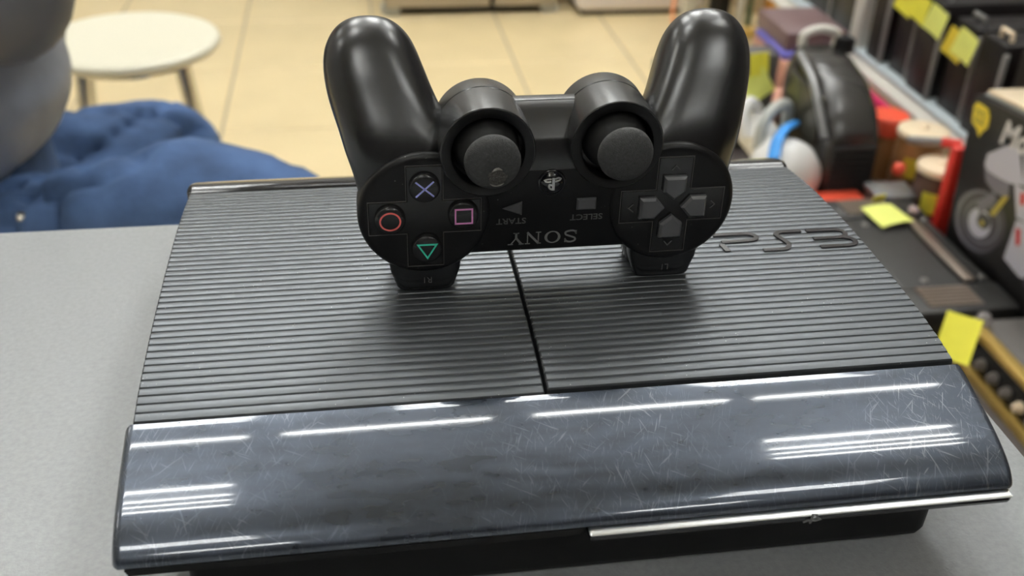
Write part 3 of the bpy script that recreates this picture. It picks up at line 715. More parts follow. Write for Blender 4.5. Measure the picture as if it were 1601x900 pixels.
def skin_body():
    vs = []; es = []; rad = []
    def add(p_, r, parent=None):
        vs.append(tuple(p_)); rad.append(r)
        if parent is not None: es.append((parent, len(vs) - 1))
        return len(vs) - 1
    root = add(PEL, .10); sp = add(PEL + Vector((.005, 0, .16)), .10, root); ch = add(chest, .115, sp); cl = add(chest + UP * .11, .075, ch); nk = add(neck, .050, cl)
    hd = add(neck + (head - neck) * .75, .070, nk); tp = add(head + UP * .06, .078, hd); add(head + UP * .105, .05, tp)
    hands = []
    for sh, el, wr, sg in ((shN, elN, wrN, 1), (shF, elF, wrF, -1)):
        a = add(sh, .050, cl); b = add(sh.lerp(el, .5), .043, a); c = add(el, .036, b); d = add(el.lerp(wr, .5), .033, c); e = add(wr, .024, d)
        dr = (wr - el).normalized(); pm = add(wr + dr * .045, .028, e); hands.append((wr + dr * .06, dr, sg))
    for hp, kn, an, to in ((hipN, kneeN, ankN, toeN), (hipF, kneeF, ankF, toeF)):
        a = add(hp, .078, root); b = add(hp.lerp(kn, .5), .066, a); c = add(kn, .050, b); d = add(kn.lerp(an, .35), .046, c); e = add(an, .033, d); add(to, .026, e)
    me = bpy.data.meshes.new('body'); me.from_pydata(vs, es, [])
    o = bpy.data.objects.new('body', me); COL.objects.link(o)
    md = o.modifiers.new('skin', 'SKIN'); md.use_smooth_shade = True
    for i, v in enumerate(me.skin_vertices[0].data): v.radius = (rad[i], rad[i])
    me.skin_vertices[0].data[0].use_root = True
    sb = o.modifiers.new('sub', 'SUBSURF'); sb.levels = 2; sb.render_levels = 2
    me.materials.append(M['skin']); o.parent = per; o.matrix_parent_inverse = Matrix.Translation(-Vector(per.location))
    # fingers: unequal, bent, each its own tapering chain rooted in the palm
    for p0, dr, sg in hands:
        side = dr.cross(UP).normalized(); palm = side.cross(dr).normalized()
        for k, L in enumerate((.072, .080, .075, .060)):
            q = p0 + side * ((k - 1.5) * .017); m_ = MB()
            m_.tube([q - dr * .02, q + dr * .02, q + dr * (.02 + L * .4) + palm * .008, q + dr * (.02 + L * .65) + palm * .024, q + dr * (.02 + L * .75) + palm * .040], [.009, .0088, .0082, .0075, .005], n=10, sub=3)
            m_.build('finger', M['skin'], per, smooth=60)
        q = p0 - dr * .03 + side * .020
        MB().tube([q - side * .01, q + side * .02 + dr * .015, q + side * .032 + dr * .04 + palm * .01, q + side * .030 + dr * .058 + palm * .018], [.011, .0105, .009, .006], n=10, sub=3).build('thumb', M['skin'], per, smooth=60)
    # face and hair
    fc = head + f_ * .072
    MB().tube([fc + UP * .045 - f_ * .006, fc + UP * .02 + f_ * .012, fc + UP * .004 + f_ * .022, fc - UP * .006 + f_ * .004], [.007, .010, .014, .010], n=12, sub=3).build('nose', M['skin'], per, smooth=60)
    MB().tube([fc - UP * .035 + r_v * .024 - f_ * .004, fc - UP * .033 + f_ * .006, fc - UP * .035 - r_v * .024 - f_ * .004], [.003, .006, .003], n=10, sub=4).build('mouth', M['lips'], per, smooth=60)
    for s in (-1, 1):
        MB().lathe([(.001, -.011), (.008, -.008), (.011, 0), (.008, .008), (.001, .011)], fc + UP * .022 + r_v * (.027 * s) - f_ * .010, f_, n=16).build('eye', M['eye'], per, smooth=60)
        MB().lathe([(.0055, .0075), (.0045, .0098), (.001, .0108)], fc + UP * .022 + r_v * (.027 * s) - f_ * .010, f_, n=14).build('pupil', M['hair'], per, smooth=60)
        MB().tube([head + r_v * (.074 * s) - UP * .02, head + r_v * (.084 * s) + UP * .01 - f_ * .01, head + r_v * (.078 * s) + UP * .035], [.008, .014, .009], n=10, sub=3).build('ear', M['skin'], per, smooth=60)
    hr = MB(); hc = head + UP * .062 - f_ * .018; rings = []
    for i in range(9):
        ph = PI * .03 + PI * .56 * i / 8
        rings.append([hc + UP * (.088 * math.cos(ph)) + (f_ * math.cos(a) * (.092 if math.cos(a) < .3 else .078) + r_v * math.sin(a) * .088) * math.sin(ph) for a in [2 * PI * k / 28 for k in range(28)]])
    hr.rings(rings).build('hair', M['hair'], per, smooth=60)
skin_body()
# jacket: torso loft with bunched folds over the hem, and sleeves
def loft_body(stations, n=64, folds=None):
    rings = []
    C = [Vector(s_[0]) for s_ in stations]; D = [Vector((s_[1], s_[2], 0)) for s_ in stations]
    C2, _ = smooth_path(C, [1] * len(C), 8); D2, _ = smooth_path(D, [1] * len(D), 8)
    for c, d in zip(C2, D2):
        ring = []
        for k in range(n):
            a = 2 * PI * k / n; p_ = c + f_ * math.cos(a) * d.x + r_v * math.sin(a) * d.y
            if folds: p_ = p_ + folds(p_, (p_ - c).normalized())
            ring.append(p_)
        rings.append(ring)
    return rings
def fold(p_, nv):
    q = noise.noise(Vector((p_.x * 4, p_.y * 4, p_.z * 17))) * .011 + noise.noise(Vector((p_.x * 14, p_.y * 14, p_.z * 30))) * .004
    return nv * q
jk = MB()
JC = Vector((-.566, .925, 0))
jk.rings(loft_body([(JC + UP * -.245, .105, .150), (JC + UP * -.232, .135, .172), (JC + UP * -.205, .155, .190), (JC + UP * -.155, .176, .203), (JC + UP * -.10, .160, .192), (JC + UP * -.04, .132, .180), (chest + UP * .03, .122, .185), (chest + UP * .09, .118, .190), (chest + UP * .135, .098, .160), (chest + UP * .165, .078, .100), (neck - UP * .005, .062, .066), (neck + UP * .022, .060, .062)], folds=fold))
jk.v = [(x, y, z - .085 * max(0.0, (Vector((x, y, 0)) - JC).dot(r_v) * 5) * max(0.0, min(1.0, (-.10 - z) / .10))) for x, y, z in jk.v]
jk.build('jacket', M['jacket'], per, smooth=70)
for sh, el, wr in ((shN, elN, wrN), (shF, elF, wrF)):
    m_ = MB(); a = sh + (sh - chest).normalized() * -.04
    m_.tube([a, sh, sh.lerp(el, .5), el + (el - sh).normalized() * -.015, el + (el - sh).normalized() * .012 + (wr - el).normalized() * .012, el.lerp(wr, .25), el.lerp(wr, .6), el.lerp(wr, .95)],
            [.06, .075, .068, .062, .060, .058, .048, .040], n=32, sub=8)
    m_.v = [tuple(Vector(v) + fold(Vector(v), (Vector(v) - sh.lerp(el, .7)).normalized()) * .5) for v in m_.v]
    m_.build('sleeve', M['sleeve'], per, smooth=70)
# jeans
def crease(p_):
    q = noise.noise(Vector((p_.x * 9 + p_.z * 6, p_.y * 9, p_.z * 9))) * .012
    d = (p_ - hipN).dot(f_)
    u_ = math.sin(d * 42 + p_.z * 26 - p_.y * 12 + 2.2 * noise.noise(p_ * 7))
    q -= .032 * (1 - abs(u_)) ** 4 * math.exp(-((d - .17) / .13) ** 2)
    q -= .018 * (1 - abs(math.sin(d * 20 - p_.z * 55 + 2.5 * noise.noise(p_ * 5)))) ** 5
    return q
jn = MB()
for hp, kn, an, w_ in ((hipN, kneeN, ankN, 1), (hipF, kneeF, ankF, 1)):
    m_ = MB(); bk = (hp - kn).normalized()
    if hp is hipN: mid = [Vector((-.43, .815, -.318)), Vector((-.27, .765, -.252))]
    else: mid = [hp.lerp(kn, .35), hp.lerp(kn, .7)]
    m_.tube([hp + bk * .07, hp, mid[0], mid[1], kn, kn + (an - kn).normalized() * .07 + (kn - hp).normalized() * .01, kn.lerp(an, .5), kn.lerp(an, .94)], [.085, .094, .092, .085, .072, .068, .062, .064], n=56, sub=10)
    ax = (kn - hp).normalized()
    out = []
    for v in m_.v:
        v = Vector(v); c = hp + ax * (v - hp).dot(ax); nv = (v - c)
        nv = nv.normalized() if nv.length > 1e-6 else UP
        out.append(tuple(v + nv * crease(v)))
    jn.add(out, m_.f)
jn.rings(loft_body([(PEL - UP * .09 - f_ * .03, .09, .12), (PEL - UP * .065 - f_ * .03, .115, .155), (PEL - f_ * .01 - UP * .02, .130, .165), (PEL + UP * .06, .125, .155), (PEL + UP * .13, .120, .150)], n=48))
jo = jn.build('jeans', M['jeans'], per, smooth=70)
sd = hipN + r_v * .02 + UP * .0
MB().tube([(-.412, .732, -.246), (-.385, .722, -.244), (-.355, .708, -.246), (-.325, .697, -.248)], .0035, n=8, sub=4).build('pocket_seam', M['jeans_seam'], jo)
MB().lathe([(.0045, 0), (.005, .001), (.0035, .003), (.001, .0035)], (-.405, .745, -.228), (0.1, -.7, .7), n=20).build('rivet', M['chrome'], jo)
for an, to in ((ankN, toeN), (ankF, toeF)):
    MB().tube([an - f_ * .06 - UP * .055, an - f_ * .045 - UP * .035, an - UP * .03, an + f_ * .08 - UP * .052, an + f_ * .15 - UP * .062, an + f_ * .185 - UP * .068], [.025, .040, .046, .040, .036, .020], n=20, sub=4).build('shoe', M['shoe'], per, smooth=60)

# ================================================================ STOOLS
def stool(c, zs, rad, label):
    t = thing('stool', label, 'stool', (c[0], c[1], FZ))
    x, y = c
    MB().lathe([(rad * .80, zs - .022), (rad * .95, zs - .019), (rad, zs - .010), (rad * .985, zs - .003), (rad * .94, zs), (rad * .80, zs - .002), (rad * .4, zs - .0035), (.01, zs - .004)], (x, y, 0), n=56).build('seat', M['cream'], t, smooth=60)
    MB().lathe([(rad * .75, zs - .034), (rad * .78, zs - .0335), (rad * .78, zs - .0215), (rad * .75, zs - .021)], (x, y, 0), n=40).build('seat_ring', M['chrome'], t)
    for k in range(4):
        a = PI / 4 + k * PI / 2 + .15
        d = Vector((math.cos(a), math.sin(a), 0))
        p0 = Vector((x, y, 0)) + d * rad * .72 + UP * (zs - .028); p1 = Vector((x, y, 0)) + d * (rad * 1.12) + UP * (FZ + .012)
        MB().tube([p0, p1], .011, n=14).build('leg', M['chrome'], t)
        MB().lathe([(.014, 0), (.014, .02), (.012, .024)], (p1.x, p1.y, FZ), n=14).build('rubber_foot', M['shoe'], t)
    MB().tube([Vector((x, y, FZ + .18)) + Vector((math.cos(a), math.sin(a), 0)) * rad * .99 for a in [2 * PI * k / 28 for k in range(28)]], .007, n=8, closed=True).build('foot_ring', M['chrome'], t)
stool((-.452, 1.605), -.33, .155, 'round cream seated stool on chrome legs standing behind the seated person')
stool((PEL.x - .02, PEL.y + .02), -.445, .165, 'round cream stool hidden under the seated person')

# ================================================================ FAR APPLIANCES
t = thing('refrigerator', 'beige steel two-door refrigerator standing at the far end of the tiled floor', 'refrigerator', (.33, 3.55, FZ))
MB().box((.045, 3.26, FZ + .030), (.62, 3.85, 1.0), bev=.006).build('cabinet', M['fridge'], t)
for a, b in ((.045, .394), (.408, .62)): MB().box((a, 3.17, FZ + .030), (b, 3.256, 1.0), bev=.006).build('door', M['fridge'], t)
MB().box((.09, 3.205, FZ + .003), (.57, 3.30, FZ + .030)).build('kick_plate', M['darkgap'], t, smooth=0)
for x in (.065, .60): MB().box((x - .03, 3.185, FZ), (x + .03, 3.25, FZ + .030), bev=.006).build('foot', M['greyplastic'], t)
t = thing('chest_freezer', 'white enamel appliance with a rounded lower corner beside the refrigerator', 'appliance', (.93, 3.5, FZ))
MB().box((.68, 3.13, FZ + .014), (1.13, 3.7, .2), bev=.030, seg=4).build('cabinet', M['white'], t)
MB().box((.70, 3.15, FZ), (1.11, 3.68, FZ + .03)).build('base', M['darkgap'], t, smooth=0)

# ================================================================ RIGHT-HAND DISPLAY
PF = -.52                                    # top of the low display bench
t = thing('display_bench', 'low dark display bench on the right carrying the second-hand goods', 'bench', (1.0, 1.4, FZ))
MB().box((.60, .30, PF - .03), (.926, 1.95, PF), bev=.003).build('bench_top', M['shelfgrey'], t)
for x in (.64, .90):
    for y in (.34, 1.91): MB().box((x - .02, y - .02, FZ), (x + .02, y + .02, PF - .03)).build('leg', M['shelfgrey'], t, smooth=0)

# ---- two amplifiers
t = thing('car_amplifier', 'flat black car amplifier with a long grooved inlay and a yellow paper on top', 'amplifier', (.715, .92, PF))
MB().box((.648, .800, PF), (.786, 1.085, -.458), bev=.006, seg=3).build('case', M['amp'], t)
MB().box((.640, .796, -.475), (.786, .862, -.4545), bev=.005).build('end_cap', M['amp'], t)
MB().box((.640, 1.058, -.475), (.786, 1.118, -.4545), bev=.004).build('end_cap', M['amp'], t)
for k in range(6): MB().box((.662, .808 + k * .0080, -.4550), (.738, .8135 + k * .0080, -.4520), bev=.0006, seg=1).build('fin', M['bronze'], t, smooth=0)
for k in range(6): MB().box((.662, 1.066 + k * .0078, -.4550), (.735, 1.0715 + k * .0078, -.4520), bev=.0006, seg=1).build('fin', M['bronze'], t, smooth=0)
MB().box((.738, .860, -.4585), (.764, 1.050, -.4565)).build('groove', M['amp_gloss'], t, smooth=0)
MB().box((.743, .868, -.4570), (.759, 1.046, -.4530), bev=.0015).build('inlay_bar', M['bronze'], t, label='brownish satin bar in the groove')
for x, y in ((.678, 1.040), (.776, 1.045), (.690, .878), (.776, .878)): MB().lathe([(.0055, -.4585), (.0055, -.4565), (.004, -.4555)], (x, y, 0), n=14).build('screw', M['screw'], t)
t = thing('power_amplifier', 'grey-brown amplifier with gold rails and a row of terminals facing the counter', 'amplifier', (.80, .52, PF))
MB().box((.703, .33, PF + .008), (.785, .770, -.452), bev=.004).build('case', M['amp_grey'], t)
MB().box((.690, .33, -.4600), (.706, .772, -.4485), bev=.002).build('gold_rail', M['gold'], t)
MB().box((.690, .33, PF), (.706, .772, PF + .014), bev=.002).build('gold_rail', M['gold'], t)
MB().box((.699, .34, PF + .014), (.7032, .765, -.4600)).build('terminal_panel', M['amp_gloss'], t, smooth=0)
for k in range(13):
    y = .725 - k * .029
    MB().lathe([(.0075, 0), (.0075, .005), (.0055, .006), (.0055, .0105), (.003, .011)], (.700, y, -.4895), (-1, 0, 0), n=16).build('terminal', M['terminal'] if k != 3 else M['lid'], t)

# ---- price tags (bent cards)
def price_tag(c, eu, ev, wd, ht, label, m='yellow', curl=.08, lines=True, group=None):
    c = Vector(c); eu = Vector(eu).normalized(); ev = Vector(ev); ev = (ev - eu * ev.dot(eu)).normalized(); nn = eu.cross(ev)
    mb = MB(); N = 6; rows = []
    for h in (0, .0006):
        for i in range(N + 1):
            for j in range(N + 1):
                a, b = i / N - .5, j / N - .5
                rows.append(c + eu * a * wd + ev * b * ht + nn * (curl * wd * (4 * (a * a) - .5 + 1.5 * a * b) + h))
    K = N + 1; fs = []
    for i in range(N):
        for j in range(N):
            q = (i * K + j, (i + 1) * K + j, (i + 1) * K + j + 1, i * K + j + 1)
            fs.append(q); fs.append(tuple(x + K * K for x in q[::-1]))
    for i in range(N):
        for a, b in (((i) * K, (i + 1) * K), (i * K + N, (i + 1) * K + N), (i, i + 1), (N * K + i, N * K + i + 1)): fs.append((a, b, b + K * K, a + K * K))
    mb.add(rows, fs)
    o = mb.build('price_tag', M[m], smooth=60)
    tag(o, label, 'price tag', group)
    return o
price_tag((.717, 1.052, -.4490), (1, .2, 0), (-.1, 1, .05), .056, .056, 'lemon yellow paper tag lying flat on the black amplifier', 'yellow_l', -.05)
tag(MB().lathe([(.003, 0), (.008, .003), (.008, .009), (.004, .012)], (.759, 1.058, -.4528), (.7, .1, .7), n=18).build('plastic_clip', M['stone']), 'pale pink plastic clip at the end of the amplifier groove', 'clip')

# ---- motorcycle box
t = thing('model_kit_box', 'black cardboard box printed with a silver motorcycle behind the amplifiers', 'box', (.86, .998, PF))
MB().box((.790, .64, PF), (.925, .998, -.248), bev=.0015).build('carton', M['moto'], t)
MB().box((.800, .65, -.2478), (.915, .990, -.2440), bev=.001).build('lid_panel', M['greyplastic'], t)
XF = .7898
_c, _s = math.cos(math.radians(6.0)), math.sin(math.radians(6.0))
def pf(a, b, h):       # artwork drawn level, set into the box that leans by six degrees
    dy, dz = a - .998, b - PF
    return Vector((XF - h, .998 + dy * _c - dz * _s, PF + dy * _s + dz * _c))
pr = MB()
WC = (.9322, -.4013)
def disc(c, ry, rz, h, tilt=-.35, n=36):
    pts = []
    for k in range(n):
        a = 2 * PI * k / n; y = ry * math.cos(a); z = rz * math.sin(a)
        pts.append((c[0] + y * math.cos(tilt) - z * math.sin(tilt), c[1] + y * math.sin(tilt) + z * math.cos(tilt)))
    vs = [pf(a, b, 0) for a, b in pts] + [pf(a, b, h) for a, b in pts]
    pr.add(vs, [tuple(range(n, 2 * n)), tuple(range(n))[::-1]] + [(k, (k + 1) % n, n + (k + 1) % n, n + k) for k in range(n)])
def poly(pts, h):
    n = len(pts); vs = [pf(a, b, 0) for a, b in pts] + [pf(a, b, h) for a, b in pts]
    pr.add(vs, [tuple(range(n, 2 * n)), tuple(range(n))[::-1]] + [(k, (k + 1) % n, n + (k + 1) % n, n + k) for k in range(n)])
pr.mat(2); disc((WC[0] + .006, WC[1] - .002), .060, .044, .0002)
pr.mat(1); disc(WC, .056, .041, .0003)
pr.mat(2); disc(WC, .043, .031, .0004); pr.mat(1); disc(WC, .039, .028, .0005)
pr.mat(0); disc((.936, -.405), .027, .021, .0006); pr.mat(1); disc((.928, -.398), .016, .011, .0007); pr.mat(3); disc((.930, -.402), .005, .004, .0008)
pr.mat(2); poly([(.955, -.380), (.925, -.352), (.915, -.358), (.940, -.395)], .0009)
pr.mat(0); poly([(.9613, -.3103), (.9251, -.2813), (.90, -.274), (.8943, -.285), (.8711, -.3145), (.8979, -.3246), (.9271, -.3294), (.9508, -.3311), (.9615, -.3265)], .0006)
poly([(.8943, -.269), (.80, -.255), (.74, -.262), (.72, -.30), (.80, -.315), (.8711, -.3145)], .0006)
pr.mat(2); poly([(.9615, -.3265), (.9271, -.3294), (.8979, -.3246), (.892, -.345), (.925, -.352), (.950, -.345)], .0005)
pr.mat(0); poly([(.8896, -.3206), (.80, -.310), (.76, -.345), (.8546, -.3567), (.8651, -.3587)], .0007)
poly([(.8638, -.3612), (.80, -.345), (.76, -.40), (.824, -.4266), (.8648, -.4207)], .0007)
pr.mat(1); poly([(.80, -.345), (.74, -.33), (.70, -.40), (.78, -.44), (.815, -.43)], .0008)
pr.mat(3); poly([(.9199, -.3813), (.9026, -.3462), (.8922, -.3409), (.9093, -.3806)], .0010)
pr.mat(4); poly([(.872, -.325), (.862, -.322), (.857, -.336), (.866, -.340)], .0010); poly([(.860, -.372), (.850, -.368), (.842, -.388), (.850, -.392)], .0010)
pr.build('printed_motorcycle', [M['print_silver'], M['print_dark'], M['print_mid'], M['print_yellow'], M['print_red']], t, smooth=0)
text_mesh('Moto', .046, 'box_lettering', M['print_white'], t, Matrix.Translation((XF - .0006, .922, -.278)) @ Matrix.Rotation(0, 4, 'X') @ Matrix(((0, 0, -1, 0), (-1, 0, 0, 0), (0, 1, 0, 0), (0, 0, 0, 1))), extrude=.0004, shear=.25, align='LEFT', bold=.0012, label='white slanted lettering cut off by the picture edge')
stp = [(1.0205, -.2640), (1.0150, -.2560), (.9880, -.2555), (.9790, -.2640), (.9770, -.2790), (.9870, -.2900), (.9910, -.2985), (.9990, -.2905), (1.0150, -.2860)]
sk = MB(); n = len(stp); vs = [pf(a, b, 0.0002) for a, b in stp] + [pf(a, b, .0009) for a, b in stp]
sk.add(vs, [tuple(range(n, 2 * n)), tuple(range(n))[::-1]] + [(k, (k + 1) % n, n + (k + 1) % n, n + k) for k in range(n)])
stk = sk.build('sticker', M['yellow_o'], t, smooth=0, label='golden yellow sticker printed 22')
text_mesh('22', .026, 'sticker_number', M['ink_tag'], stk, Matrix.Translation((XF - .0012, .974, -.2745)) @ Matrix(((0, 0, -1, 0), (-1, 0, 0, 0), (0, 1, 0, 0), (0, 0, 0, 1))), extrude=.0003, bold=.0004)
kit = t; kit.rotation_euler = (math.radians(-6.0), 0, 0)
tag(MB().box((.80, .66, PF), (.92, .78, PF + .020), bev=.003).build('flat_case', M['navy']), 'navy blue flat case under the near end of the motorcycle box', 'case')
# things on top of the motorcycle box
tag(MB().box((.800, .70, -.2438), (.92, .985, -.2375), bev=.002, rot=Matrix.Rotation(math.radians(-6.0), 3, 'X'), piv=(.86, .998, PF)).build('tray', M['lid']), 'pale cream tray lying on the motorcycle box', 'tray')
t = thing('plastic_tub', 'white plastic tub at the right picture edge above the motorcycle box', 'tub', (.86, .98, -.232))
MB().lathe([(.030, 0), (.034, .002), (.040, .050), (.038, .052)], (.870, .955, -.2275), n=36).build('tub_body', M['plasticwhite'], t)
MB().lathe([(.043, 0), (.045, .003), (.042, .016), (.030, .030), (.012, .036)], (.870, .955, -.1755), n=36).build('tub_lid', M['plasticwhite'], t)

# ---- shelf with rail, post and black boxes
SH = -.415
t = thing('shelf_unit', 'grey steel shelf with a pale edge rail carrying the row of black boxes', 'shelf', (1.1, 1.9, FZ))
MB().prism([(.928, SH - .030), (.952, SH - .030), (.952, SH - .009), (.944, SH - .009), (.928, SH - .022)], -1.150, (0, 0.550, 0), (1, 0, 0), (0, 0, 1)).build('front_rail', M['rail'], t, smooth=0)
MB().prism([(.928, SH - .030), (.952, SH - .030), (.952, SH - .009), (.944, SH - .009), (.928, SH - .022)], -1.088, (0, 1.712, 0), (1, 0, 0), (0, 0, 1)).build('front_rail', M['rail'], t, smooth=0)
for a, b in ((.55, 1.70), (1.712, 2.80)): MB().box((.940, a, SH - .008), (1.48, b, SH), bev=.002).build('shelf_board', M['railtop'], t)
for y in (1.706, 2.82): MB().box((.945, y - .020, FZ), (.985, y + .020, 0.5), bev=.003).build('post', M['rail'], t)
for y in (.62, 1.706, 2.82): MB().box((1.44, y - .02, FZ), (1.48, y + .02, 0.5), bev=.003).build('post', M['rail'], t)
BOX = [(1.655, 1.590, .175), (1.575, 1.500, .180), (1.485, 1.400, .172), (1.385, 1.300, .160), (1.285, 1.205, .165), (1.190, 1.050, .168), (1.035, .800, .170)]
names = ['leftmost, beside the steel post', 'second from the steel post', 'third from the steel post', 'fourth from the steel post', 'fifth from the steel post', 'wide one nearest the motorcycle box', 'hidden behind the motorcycle box']
for k, (y1, y0, h) in enumerate(BOX):
    t = thing('black_box', 'glossy black upright box on the steel shelf, ' + names[k], 'box', (1.1, (y0 + y1) / 2, SH), 'black boxes on the steel shelf')
    x0 = .950 + (.010 if k % 2 else 0)
    MB().box((x0, y0 + .010, SH), (1.28, y1, SH + h), bev=.004).build('case', M['box'], t)
    MB().box((x0 - .003, y0 + .003, SH), (x0 + .006, y0 + .0085, SH + h - .012), bev=.001).build('edge_strip', M['boxside'], t)
    MB().tube([(x0 + .02, y0 + .03, SH + h - .004), (x0 + .02, y0 + .03, SH + h + .012), (x0 + .02, y1 - .02, SH + h + .012), (x0 + .02, y1 - .02, SH + h - .004)], .004, n=8).build('handle', M['lid'] if k > 3 else M['steelgrey'], t)
# far black boxes beyond the post
for k in range(4):
    y1 = 2.26 - k * .13; h = .30 + .02 * (k % 2)
    t = thing('black_box', 'tall black box on the steel shelf beyond the post, %s' % ('farthest', 'second farthest', 'third farthest', 'nearest to the post')[k], 'box', (1.1, y1 - .06, SH), 'black boxes on the steel shelf')
    MB().box((.968, y1 - .118, SH), (1.28, y1, SH + h), bev=.004).build('case', M['box'], t)
    MB().box((.964, y1 - .126, SH), (.974, y1 - .1185, SH + h - .02), bev=.001).build('edge_strip', M['boxside'], t)
TX = .943
TG = [((TX, 1.530, -.272), 'yellow', 'leftmost yellow price tag of the group at the top, partly out of frame'), ((TX - .002, 1.475, -.268), 'yellow', 'yellow price tag overlapping its neighbour on the third black box'), ((TX, 1.416, -.274), 'yellow_l', 'square yellow price tag third along the black boxes'),
      ((TX - .002, 1.340, -.290), 'yellow_o', 'golden yellow price tag behind a lighter one on the fourth black box'), ((TX - .010, 1.298, -.278), 'yellow_l', 'pale yellow price tag in front, nearest the motorcycle box')]
for c, m_, lb_ in TG: price_tag(c, (0.1, -1, -.18), (.12, -.10, 1), .052, .046, lb_, m_, .05, group='yellow tags on the black boxes')
# under the rail: magenta card
tag(MB().box((.908, 1.40, PF), (.918, 1.72, -.447), bev=.001).build('card', M['magenta']), 'magenta card standing under the shelf rail', 'card')

# ---- compressor-like appliance
t = thing('portable_appliance', 'bulky black glossy appliance with a ribbed grille, behind the tins', 'appliance', (.76, 1.33, PF))
hb_ = MB(); rings = []
for y, z0, z1, x0, x1 in ((1.215, PF + .004, -.400, .692, .768), (1.222, PF + .002, -.385, .686, .776), (1.25, PF, -.352, .684, .780), (1.30, PF, -.322, .684, .782), (1.37, PF, -.310, .686, .784), (1.43, PF, -.314, .69, .782), (1.455, PF + .004, -.335, .698, .775)):
    ring = []
    for k in range(40):
        a = 2 * PI * k / 40; e = .42; ca, sa = math.cos(a), math.sin(a)
        ring.append(Vector(((x0 + x1) / 2 + math.copysign(abs(ca) ** e, ca) * (x1 - x0) / 2, y, (z0 + z1) / 2 + math.copysign(abs(sa) ** e, sa) * (z1 - z0) / 2)))
    rings.append(ring)
hb_.rings(rings); hb_.build('housing', M['shell'], t, smooth=60)
for k in range(9): MB().box((.693, 1.206, PF + .012 + k * .0115), (.768, 1.216, PF + .018 + k * .0115), bev=.001, seg=1).build('grille_slat', M['grille'], t, smooth=0)
MB().tube([(.680, 1.225, -.398), (.678, 1.26, -.360), (.680, 1.31, -.328), (.684, 1.38, -.312)], .007, n=10, sub=5).build('edge_strip', M['steelgrey'], t)
MB().box((.679, 1.26, -.43), (.688, 1.40, -.345), bev=.004).build('side_window', M['smoke'], t)
MB().tube([(.715, 1.44, -.325), (.715, 1.44, -.300), (.745, 1.44, -.290), (.775, 1.44, -.300), (.775, 1.44, -.325)], .008, n=12, sub=4).build('carry_handle', M['rail'], t)
MB().lathe([(.016, 0), (.018, .004), (.016, .024), (.006, .028)], (.772, 1.40, -.318), (.1, .1, 1), n=20).build('knob', M['black'], t)

# ---- white and blue thing
t = thing('toy_vehicle', 'white rounded plastic toy with a blue band just behind the console', 'toy', (.58, 1.18, PF))
MB().lathe([(.010, -.052), (.040, -.044), (.054, -.022), (.057, 0), (.054, .022), (.040, .044), (.010, .052)], (.626, 1.236, PF + .0575), (.35, -.9, 0.15), n=40).build('wheel', M['plasticwhite'], t, smooth=60)
MB().box((.595, 1.25, PF + .040), (.65, 1.40, PF + .105), bev=.022, seg=3).build('body', M['plasticwhite'], t)
MB().tube([(.588, 1.20, PF + .098), (.603, 1.23, PF + .118), (.628, 1.26, PF + .126), (.653, 1.29, PF + .118)], .012, n=12, sub=4, flat=.5).build('band', M['bluepl'], t)
MB().tube([(.595, 1.28, PF + .08), (.600, 1.29, PF + .120), (.625, 1.31, PF + .140), (.655, 1.33, PF + .135), (.664, 1.34, PF + .09)], .010, n=12, sub=5).build('handle', M['greyplastic'], t)
MB().tube([(.590, 1.33, PF + .08), (.588, 1.35, PF + .115), (.605, 1.37, PF + .128), (.63, 1.39, PF + .105)], .010, n=12, sub=5).build('handle', M['plasticwhite'], t)

# ---- red box, small device, tins, tool
tag(MB().box((.650, 1.130, PF), (.745, 1.205, PF + .035), bev=.003).build('red_case', M['redo']), 'low orange-red case between the console and the black amplifier', 'case')
t = thing('card_reader', 'small black device with a grey top in front of the tins', 'device', (.755, 1.15, PF))
MB().box((.735, 1.115, PF), (.800, 1.165, PF + .060), bev=.004).build('case', M['amp'], t)
MB().box((.733, 1.113, PF + .0602), (.802, 1.167, PF + .068), bev=.003).build('top_cap', M['steelgrey'], t)
MB().lathe([(.011, 0), (.012, .002), (.009, .006)], (.775, 1.1145, PF + .018), (0, -1, 0), n=20).build('dial', M['stone'], t)
price_tag((.726, 1.106, PF + .058), (1, .3, 0), (0, -.25, 1), .024, .042, 'small acid yellow tag hanging on the black device', 'yellow', .06)
def tin(x, y, r, h, label, bm_, tagm, tl):
    t = thing('tin', label, 'tin', (x, y, PF), 'round tins with cream lids')
    MB().lathe([(r * .96, 0), (r, .003), (r, h - .006), (r * .97, h)], (x, y, PF), n=40).build('can', bm_, t)
    for z in (.02, .05, .08):
        if z < h - .01: MB().lathe([(r * 1.0, z), (r * 1.02, z + .002), (r * 1.0, z + .004)], (x, y, PF), n=40, cap0=False, cap1=False).build('bead', bm_, t)
    MB().lathe([(r * 1.04, h), (r * 1.07, h + .004), (r * 1.02, h + .010), (r * .7, h + .0125), (.004, h + .013)], (x, y, PF), n=40).build('lid', M['lid'], t, smooth=50)
    MB().lathe([(.007, h + .012), (.008, h + .016), (.004, h + .019)], (x, y, PF), n=18).build('lid_knob', M['lid'], t)
    price_tag((x - r * .55, y - r * .98, PF + h * .62), (.85, -.52, 0), (0, -.05, 1), .042, .036, tl, tagm, -.12, group='yellow tags on the tins')
tin(.858, 1.235, .040, .115, 'copper coloured tin with a cream lid under the shelf rail, farther of the pair', M['copper'], 'yellow_o', 'golden yellow tag on the copper tin')
tin(.832, 1.120, .036, .106, 'dark brown tin with a cream lid beside the motorcycle box, nearer of the pair', M['brown'], 'yellow', 'yellow tag on the dark brown tin')
t = thing('hand_tool', 'black handled tool with a red tip lying across the tins', 'tool', (.83, 1.15, PF + .133))
MB().tube([(.790, 1.165, PF + .140), (.812, 1.160, PF + .139), (.840, 1.152, PF + .140)], [.006, .0075, .0065], n=12, sub=4).build('grip', M['steelgrey'], t)
